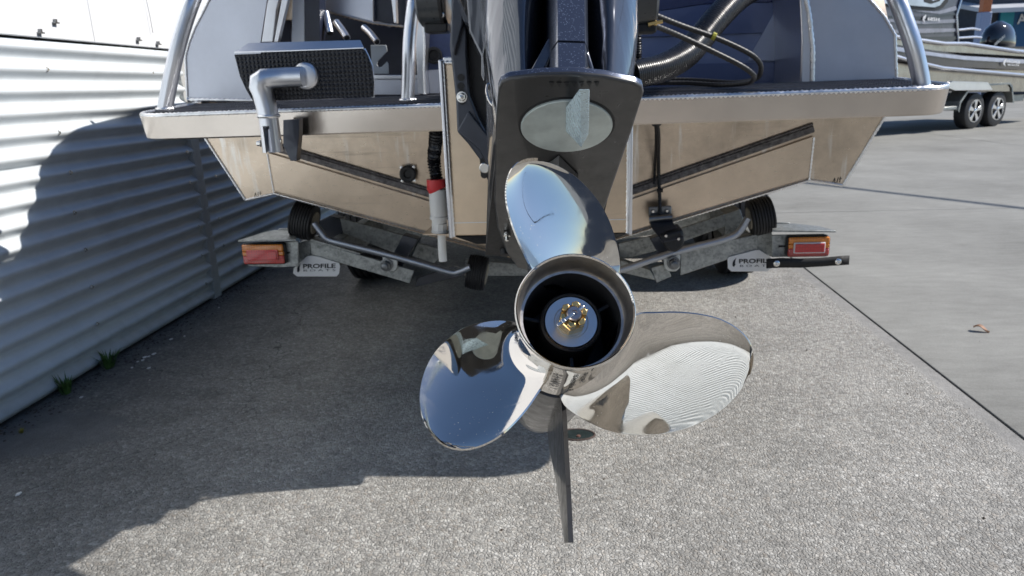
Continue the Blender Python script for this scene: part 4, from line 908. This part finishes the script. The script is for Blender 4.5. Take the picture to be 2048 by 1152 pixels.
# lamp boards and lamps
for s, face, top, upl, slot, x0, x1, y0, y1 in ((-1, [(486, 488), (596, 482), (597, 533), (560, 535), (500, 533), (486, 526)], [(476, 484, 2.40), (592, 482, 2.40), (592, 462, 2.62), (548, 463, 2.60), (528, 468, 2.52)], [(555, 470), (555, 460), (558, 457), (578, 457), (578, 470)], [(566, 505), (580, 503), (580, 507), (566, 509)], 483, 570, 487, 530),
                                                (1, [(1544, 470), (1650, 468), (1655, 512), (1544, 515)], [(1544, 464, 2.40), (1672, 465, 2.40), (1640, 456, 2.52), (1590, 450, 2.60), (1545, 450, 2.62)], [(1551, 452), (1551, 445), (1580, 445), (1582, 456)], [(1557, 491), (1575, 490), (1575, 494), (1557, 495)], 1574, 1661, 472, 515)):
    lb = tplate('lamp_board', face, 2.445, .008)
    build('board_top', MB().prism([at(*q) for q in top], (0, 0, .006)), M['galv'], lb, bevel=.001)
    tplate('board_tab', upl, 2.60, .008, par=lb)
    tplate('board_slot', slot, 2.4435, .003, M['black'], bevel=0, par=lb)
    a, b = at(x0, (y0 + y1) / 2, 2.42), at(x1, (y0 + y1) / 2, 2.42); W = b.x - a.x; zc = (a.z + b.z) / 2; Hh = (at((x0+x1)/2, y0, 2.42).z - at((x0+x1)/2, y1, 2.42).z); cx = (a.x + b.x) / 2
    def rr(w_, h_, y, d, rad=.012):
        pts = []
        for qx, qz, a0 in ((1, 1, 0), (-1, 1, 90), (-1, -1, 180), (1, -1, 270)):
            for k in range(5):
                an = math.radians(a0 + 90 * k / 4); pts.append((cx + qx*(w_/2 - rad) + rad*math.cos(an), y, zc + qz*(h_/2 - rad) + rad*math.sin(an)))
        return MB().prism(pts, (0, d, 0))
    lamp = build('tail_lamp', rr(W, Hh, 2.425, .02), M['black'], trl, bevel=.003)
    def half(z0, z1, y, d, xr=.47):
        return MB().box((cx - W*xr, y, zc + z0*Hh), (cx + W*xr, y + d, zc + z1*Hh))
    build('amber_lens', half(.12, .45, 2.415, .012), M['amber'], lamp, bevel=.005, seg=3)
    build('side_lens', MB().box((cx - W*.47, 2.4155, zc - .06*Hh), (cx - W*.36, 2.426, zc + .118*Hh)), M['amber'], lamp, bevel=.002)
    build('side_lens', MB().box((cx + W*.36, 2.4155, zc - .06*Hh), (cx + W*.47, 2.426, zc + .118*Hh)), M['amber'], lamp, bevel=.002)
    build('red_lens', half(-.45, -.065, 2.415, .012), M['pink'], lamp, bevel=.005, seg=3)
    build('reflector_frame', MB().box((cx - W*.36, 2.409, zc - .27*Hh), (cx + W*.36, 2.42, zc + .22*Hh)), M['signwhite'] if s > 0 else M['pink'], lamp, bevel=.002)
    build('reflector', MB().box((cx - W*.335, 2.406, zc - .225*Hh), (cx + W*.335, 2.42, zc + .175*Hh)), M['redlens'], lamp, bevel=.0015)
# mud flap boards lettered PROFILE BOATS
def flap(poly, Y, tx0, tx1, ty0, ty1, bx0, bx1, by0, by1, icon):
    f = tplate('name_board', poly, Y, .005, M['signwhite'], bevel=.001)
    o = at(tx0, ty1, Y - .0012); text('lettering', 'PROFILE', o, at(tx1, ty1 + (-1), Y - .0012) - o, at(tx0, ty0, Y - .0012) - o, M['ink'], f, bold=.03)
    o = at(bx0, by1, Y - .0012); text('lettering', 'B O A T S', o, at(bx1, by1 - 1, Y - .0012) - o, at(bx0, by0, Y - .0012) - o, M['bracket'], f)
    x, y = icon
    for k in range(3):
        P = [at(x + 10 - k*2, y - 9 + k*5, Y - .001), at(x + 4 - k, y - 3 + k*4, Y - .001), at(x + 2, y + 2 + k*3, Y - .001), at(x + 5, y + 6 + k*2, Y - .001), at(x + 6 + k, y + 1 + k*2, Y - .001)]
        build('fish_mark', MB().prism(P, (0, -.0005, 0)), M['bracket'], f)
flap([(586, 547), (587, 537), (613, 513), (623, 511), (636, 513), (678, 526), (680, 532), (678, 547), (673, 553), (594, 553)], 2.494, 606, 671, 528, 537, 607, 671, 539, 543, (592, 535))
flap([(1455, 518), (1458, 514), (1512, 500), (1520, 500), (1543, 516), (1552, 530), (1534, 543), (1463, 543), (1456, 537)], 2.494, 1478, 1543, 518, 527, 1480, 1543, 530, 534, (1463, 524))
st_ = build('rubber_strap', MB().grid([[at(x, y0_, 2.40) + Vector((0, -.004 * math.sin(i * .9), 0)) for i, (x, y0_) in enumerate(r)] for r in ([(1533, 519), (1560, 516), (1600, 517), (1640, 516), (1680, 513), (1700, 512)], [(1533, 537), (1560, 535), (1600, 535), (1640, 533), (1680, 531), (1699, 530)])]), M['strap'], trl)
sm = st_.modifiers.new('thick', 'SOLIDIFY'); sm.thickness = .006; sm.offset = 1
for px, py in ((1553, 527), (1676, 523)): build('screw', MB().lathe([(0, .0105), (-.003, .0105), (-.006, .006), (-.006, .003), (-.004, .0)], at(px, py, 2.389), (0, 1, 0), 16), M['bolt'], st_)
# wheels
def wheel(cx, cy, s, par):
    c = Vector((cx, cy, .325)); prof = [(-.10, .19), (-.105, .25), (-.098, .295), (-.085, .315)]
    for k in range(5):
        x = -.08 + k * .034; prof += [(x, .322), (x + .022, .322), (x + .025, .313), (x + .031, .313)]
    prof += [(.088, .315), (.10, .295), (.105, .25), (.10, .19)]
    t = build('wheel', MB().lathe(prof, c, (1, 0, 0), 56), M['rubber'], par)
    build('rim', MB().lathe([(-.09, .19), (-.05, .17), (-.05, 0)], c, (1, 0, 0), 40).lathe([(.09, .19), (.05, .17), (.05, 0)], c, (1, 0, 0), 40), M['galv'], t)
for s in (-1, 1):
    wheel(XC + s*1.03, 3.98, s, trl)
    wheel(XC + s*1.03, 4.72, s, trl)

# ------------------------------------------------------------------ far boat on its trailer
G1 = gnd(1947, 258); D = Vector((.82, .572, 0)).normalized(); N = Vector((D.y, -D.x, 0))
def fw(px, py, o=0.0):                        # a spot on the far boat's near side, o metres out towards us
    d = ray(px, py); p0 = G1 + N * o; t = N.dot(p0 - EYE) / N.dot(d); return EYE + d * t
def fpl(name, pts, o, th, mat, par, bevel=.004): return build(name, MB().prism([fw(x, y, o) for x, y in pts], N * -th), mat, par, bevel=bevel)
def loc(s, o, z): return G1 + D * s + N * o + Vector((0, 0, z))
M['cabin'] = simple('camo_wrap_grey', (.085, .08, .10), .3, .3, .4, var=.3, scale=3)
M['fsilver'] = alu('far_hull', .26, (.42, .40, .37), (1, 1, 1), .25)
fb = thing('cabin_boat', 'grey striped aluminium cabin boat parked across the yard at right', 'boat', loc(-1, -1, .6))
hb = [(1600, 150), (1700, 155), (1790, 158), (1850, 164), (1908, 181), (2002, 183), (2070, 183), (2130, 170), (2130, 140), (1887, 138), (1700, 112), (1600, 95)]
fpl('hull_side', hb, .0, 2.0, M['fsilver'], fb)
fpl('topside_facet', [(1600, 60), (1890, 104), (1930, 113), (2130, 128), (2130, 142), (1890, 134), (1700, 108), (1600, 92)], .10, 2.2, simple('wrap_dark', (.035, .036, .052), .3, .3, .4, var=.25, scale=4), fb)
fpl('topside_band', [(1600, 55), (1790, 93), (1880, 107), (1930, 112), (2130, 124), (2130, 132), (1930, 120), (1880, 114), (1790, 102), (1600, 70)], .115, .1, simple('wrap_pale', (.42, .46, .58), .3, .2, .4, var=.15, scale=5), fb)
fpl('topside_side', [(1600, 30), (1790, 74), (1890, 88), (1932, 88), (2130, 106), (2130, 118), (1932, 106), (1890, 104), (1790, 92), (1600, 55)], .08, 2.16, M['fsilver'], fb)
for P in ([(1600, 30), (1790, 73), (1890, 87), (1934, 87), (2032, 102), (2130, 112)], [(1600, 72), (1790, 112), (1816, 120), (1886, 136), (2048, 150), (2130, 156)]):
    build('rub_rail', MB().tube([fw(x, y, .13) for x, y in P], .028, 8), M['alu_bright'], fb)
fpl('spray_chine', [(1886, 172), (1906, 162), (1976, 164), (1986, 180), (1910, 181)], .06, .3, M['alu_bright'], fb)
cabp = [(1560, 60), (1790, 74), (1890, 85), (1916, 83), (1913, 30), (1922, 0), (1935, -45), (1900, -110), (1560, -110)]
cb_ = fpl('cabin_side', cabp, -.22, 1.5, M['cabin'], fb)
pale = simple('wrap_stripe_pale', (.28, .27, .32), .3, .3, .4, var=.2, scale=6); dark = simple('wrap_stripe_dark', (.02, .02, .028), .3, .3, .4, var=.2, scale=6)
for P, mt in (([(1770, 31), (1850, 33), (1912, 26), (1912, 30), (1850, 40), (1770, 37)], dark), ([(1770, 37), (1840, 42), (1912, 38), (1914, 45), (1850, 48), (1770, 43)], pale), ([(1780, 60), (1850, 57), (1914, 57), (1915, 63), (1850, 66), (1780, 66)], pale), ([(1790, 70), (1860, 74), (1915, 72), (1915, 79), (1860, 80), (1790, 76)], dark), ([(1830, 22), (1880, 22), (1912, 12), (1914, 20), (1880, 28)], pale)):
    fpl('stripe', P, -.205, .02, mt, cb_, bevel=0)
fpl('window_frame', [(1560, 5), (1765, 12), (1872, 21), (1886, 16), (1896, 4), (1902, -20), (1902, -60), (1560, -60)], -.195, .04, M['black'], fb)
fpl('window_pane', [(1560, 1), (1765, 7), (1870, 15), (1880, 11), (1889, 0), (1893, -20), (1893, -55), (1560, -55)], -.180, .03, simple('pale_glass', (.50, .56, .62), .08, .0, 1.0, var=.3, scale=2), fb)
fpl('window_bar', [(1848, 4), (1862, 8), (1880, 2), (1882, -4), (1866, 2), (1850, -20), (1846, -20)], -.178, .02, M['black'], fb, bevel=0)
build('cabin_edge', MB().tube([fw(x, y, -.2) for x, y in ((1916, 84), (1913, 30), (1922, 0), (1936, -45))], .02, 8), M['alu_bright'], fb)
def ftext(body, x0, x1, y0, y1, o, par, mt): 
    a = fw(x0, y1, o); text('lettering', body, a, fw(x1, y1 + (x1 - x0) * .06, o) - a, fw(x0, y0, o) - a, mt, par, bold=.03)
ftext('685H', 1855, 1879, 34, 41, -.19, fb, M['signwhite']); ftext('PROFILE', 2014, 2040, 120, 126, .135, fb, M['signwhite']); ftext('BOATS', 2016, 2038, 128, 131, .135, fb, M['signwhite'])
for x, y, o in ((1848, 37, -.19), (2009, 125, .135)): build('fish_mark', MB().prism([fw(x + dx, y + dy, o) for dx, dy in ((4, -8), (-2, -3), (-3, 3), (2, 8), (0, 2), (3, -2))], N * .004), M['signwhite'], fb)
for P in ([(1916, 60), (1945, 57), (1960, 60)], [(1916, 76), (1950, 74), (1962, 75)]): build('stern_rail', MB().tube([fw(x, y, -.7) for x, y in P], .022, 8), M['alu_bright'], fb)
build('far_hull_body', MB().prism([loc(-6, -.1, .75), loc(2.6, -.1, .75), loc(2.6, -2, .75), loc(-6, -2, .75)], (0, 0, .7)), M['black'], fb)
# its black outboard
fo = thing('black_outboard', 'glossy black outboard on the stern of the far cabin boat', 'outboard motor', loc(2.2, -1.0, .9))
cen = fw(1995, 98, -.9); secs = []
for k in range(9):
    t = k / 8; h = .62 * t; sc = math.sqrt(max(.02, 1 - (max(0, t - .25) / .75) ** 2.4)) * (.86 + .14 * min(1, t * 4))
    secs.append([cen + D * (.46 * sc * math.cos(q) - .06 * t) + N * (.27 * sc * math.sin(q)) + Vector((0, 0, h - .08)) for q in [2*PI*j/24 for j in range(24)]])
m = MB().grid(secs, wrap=True); m.add(secs[-1], [tuple(range(24))]); co = build('cowling', m, simple('gloss_black', (.012, .012, .015), .06, .1, 1.0), fo, angle=50)
a = fw(1990, 92, -.58); text('lettering', 'MERCURY', a, fw(2011, 74, -.58) - a, fw(1989, 87, -.58) - a, M['grey'], fo, bold=.02)
build('leg', MB().prism([cen + D * -.2 + N * .1 - Vector((0, 0, .1)), cen + D * .22 + N * .1 - Vector((0, 0, .1)), cen + D * .3 + N * .1 - Vector((0, 0, .75)), cen + D * -.05 + N * .1 - Vector((0, 0, .75))], N * -.2), M['black'], fo, bevel=.02)
# its tandem trailer
ft = thing('tandem_trailer', 'galvanised tandem trailer with alloy wheels under the far cabin boat', 'trailer', loc(0, -.3, 0))
build('side_rail', MB().prism([loc(-6, -.25, .42), loc(2.2, -.25, .42), loc(2.2, -.25, .55), loc(-6, -.25, .55)], N * -.1), M['galv'], ft, bevel=.01)
build('rear_step', MB().prism([loc(-1.2, .0, .38), loc(-.55, .0, .38), loc(-.55, .0, .44), loc(-1.2, .0, .44)], N * -.4), M['galv'], ft, bevel=.01)
for o in (.02,):
    fp = [(-.62, .36), (-.60, .52), (-.36, .74), (-.24, .80), (1.02, .80), (1.12, .74), (1.28, .42)]
    outp = [loc(s, o, z) for s, z in fp]; inn = [loc(s * .97 + .01, o, z - .035) for s, z in fp]
    build('mudguard', MB().grid([[p for p in outp], [p - N * .27 for p in outp]]).grid([outp, inn]), M['galv'], ft)
def fwheel(s):
    c = loc(s, -.13, .325); prof = [(-.11, .2), (-.115, .26), (-.10, .315), (-.08, .325), (.08, .325), (.10, .315), (.115, .26), (.112, .205)]
    t = build('wheel', MB().lathe(prof, c, N, 40), M['rubber'], ft)
    rm = build('rim', MB().lathe([(.112, .205), (.118, .20), (.105, .19), (.06, .18), (.055, .0)], c, N, 40), M['black'], t)
    build('rim_lip', MB().lathe([(.110, .208), (.121, .203), (.121, .190), (.10, .186)], c, N, 40), M['rim'], t)
    for k in range(5):
        an = 2*PI*k/5 + .3; v = D * math.cos(an) + Vector((0, 0, 1)) * math.sin(an); tv = D * -math.sin(an) + Vector((0, 0, 1)) * math.cos(an)
        build('wheel_spoke', MB().prism([c + N * .10 + v * r_ + tv * h for r_, h in ((.03, -.02), (.19, -.045), (.19, .045), (.03, .02))], N * .018), M['rim'], t, bevel=.006)
    build('hub_cap', MB().lathe([(.09, .045), (.125, .04), (.13, .03), (.13, 0)], c, N, 16), M['rim'], t)
fwheel(0); fwheel(.78)
# ------------------------------------------------------------------ buildings behind
def bq(px, py, Y): return at(px, py, Y)
bd = thing('shop_building', 'dark shop building with turquoise and blue lettered signboard, far right', 'building', (17, 30, 0))
b0, b1 = at(1960, 40, 30), at(2200, 40, 30); x0, x1 = b0.x, b1.x + 6
build('wall', MB().box((x0, 30, 0), (x1, 40, 4.6)), simple('dark_cladding', (.05, .055, .07), .6, scale=2), bd)
zt, zb = at(2020, 24, 29.9).z, at(2020, 105, 29.9).z; xa, xb_ = at(1995, 60, 29.9).x, at(2022, 60, 29.9).x
sg = build('signboard', MB().box((xa, 29.85, zb), (x1, 29.98, zt)), simple('sign_blue', (.012, .10, .24), .4, var=.1, scale=1), bd)
build('sign_panel', MB().box((xa, 29.82, zb + (zt - zb)*.5), (xb_, 29.86, zt)), simple('sign_turquoise', (.03, .33, .42), .4, var=.1, scale=1), sg)
a = at(2034, 52, 29.8); text('lettering', 'AQ', a, at(2076, 50, 29.8) - a, at(2034, 28, 29.8) - a, M['signwhite'], sg, bold=.02)
build('roof', MB().prism([(x0 - .6, 28.6, at(1975, 26, 28.6).z), (x1, 28.6, at(1975, 26, 28.6).z), (x1, 40, at(1975, -30, 40).z), (x0 - .6, 40, at(1975, -30, 40).z)], (0, 0, .15)), simple('pale_roof', (.55, .57, .6), .5, var=.08, scale=1), bd)
build('roof_vent', MB().prism([at(1988, 10, 33), at(2002, 8, 33), at(2006, 13, 33), at(1992, 14, 33)], (0, 0, .1)), M['bracket'], bd)
gb = thing('grey_warehouse', 'pale roofed warehouse behind the far boat', 'building', (12, 34, 0))
x0, x1 = at(1700, 60, 34).x, at(1958, 60, 34).x; zt = at(1930, 25, 34).z
wl_ = build('wall', MB().box((x0, 34, 0), (x1, 46, zt)), simple('warehouse_wall', (.10, .11, .15), .6, scale=1), gb)
for k in range(6):
    z = .6 + k * .42; build('wall_rail', MB().box((x1 - 4.5, 33.93, z), (x1 - .2, 33.98, z + .10)), M['grey'], wl_)
build('roof', MB().prism([(x0, 33.4, zt + .01), (x1 + .3, 33.4, zt + .01), (x1 + .3, 46, zt + 3), (x0, 46, zt + 3)], (0, 0, .12)), simple('warehouse_roof', (.6, .63, .68), .45, var=.06, scale=1), gb)
p0 = at(1968, 70, 26); z1 = at(1968, -40, 26).z; zm = at(1968, 24, 26).z
po = thing('sign_post', 'post painted pale blue below and orange above, beside the black outboard', 'post', (p0.x, 26, 0))
build('lower_post', MB().box((p0.x - .17, 26, 0), (p0.x + .17, 26.3, zm)), simple('post_blue', (.30, .36, .52), .5), po, bevel=.02)
build('upper_post', MB().box((p0.x - .13, 26.01, zm), (p0.x + .13, 26.29, z1)), simple('post_orange', (.50, .16, .06), .5), po, bevel=.02)
# unseen workshop and fence, added behind the viewer to shape the metal's reflections
yb = thing('added_workshop', 'long pale workshop added unseen behind the viewer, hiding the horizon in reflections', 'building', (-2, -24, 0))
build('wall', MB().box((-22, -30, 0), (24, -24, 7.2)), simple('workshop_white', (.55, .56, .56), .5, scale=.6), yb)
build('roof', MB().prism([(-22.5, -23.6, 7.2), (24.5, -23.6, 7.2), (24.5, -27, 8.4), (-22.5, -27, 8.4)], (0, 0, .1)), simple('workshop_roof', (.16, .17, .19), .5, scale=.6), yb)
for k in range(5): build('roller_door', MB().box((-19 + k*8, -23.99, 0), (-15 + k*8, -23.93, 3.2)), simple('workshop_door', (.12, .14, .17), .5, scale=1), yb)
bf = thing('reflection_fence', 'low dark blue boarded fence added unseen behind the viewer, darkening reflections at right', 'fence', (8, -6.5, 0))  # added out of view to darken the platform's right edge by reflection
for k in range(40): build('board', MB().box((1.9 + k*.3, -6.5, 0), (2.19 + k*.3, -6.47, 1.15 + .01 * (k % 2))), M['fenceblue'], bf)
for k in range(7): build('post', MB().box((1.9 + k*2, -6.6, 0), (2.0 + k*2, -6.502, 1.2)), M['fenceblue'], bf)
# overhead cable: casts the thin diagonal line of shade across the far concrete
a, b = Vector((1.55, 8.75, 0)), Vector((4.4, 4.4, 0)); k = 5.2 / SUN.z
build('overhead_cable', MB().tube([a + (a - b) * 1.5 + SUN * k, b + (b - a) * 2.5 + SUN * k], .03, 8), M['black'], label='thin black overhead cable crossing high above the concrete yard', category='cable')
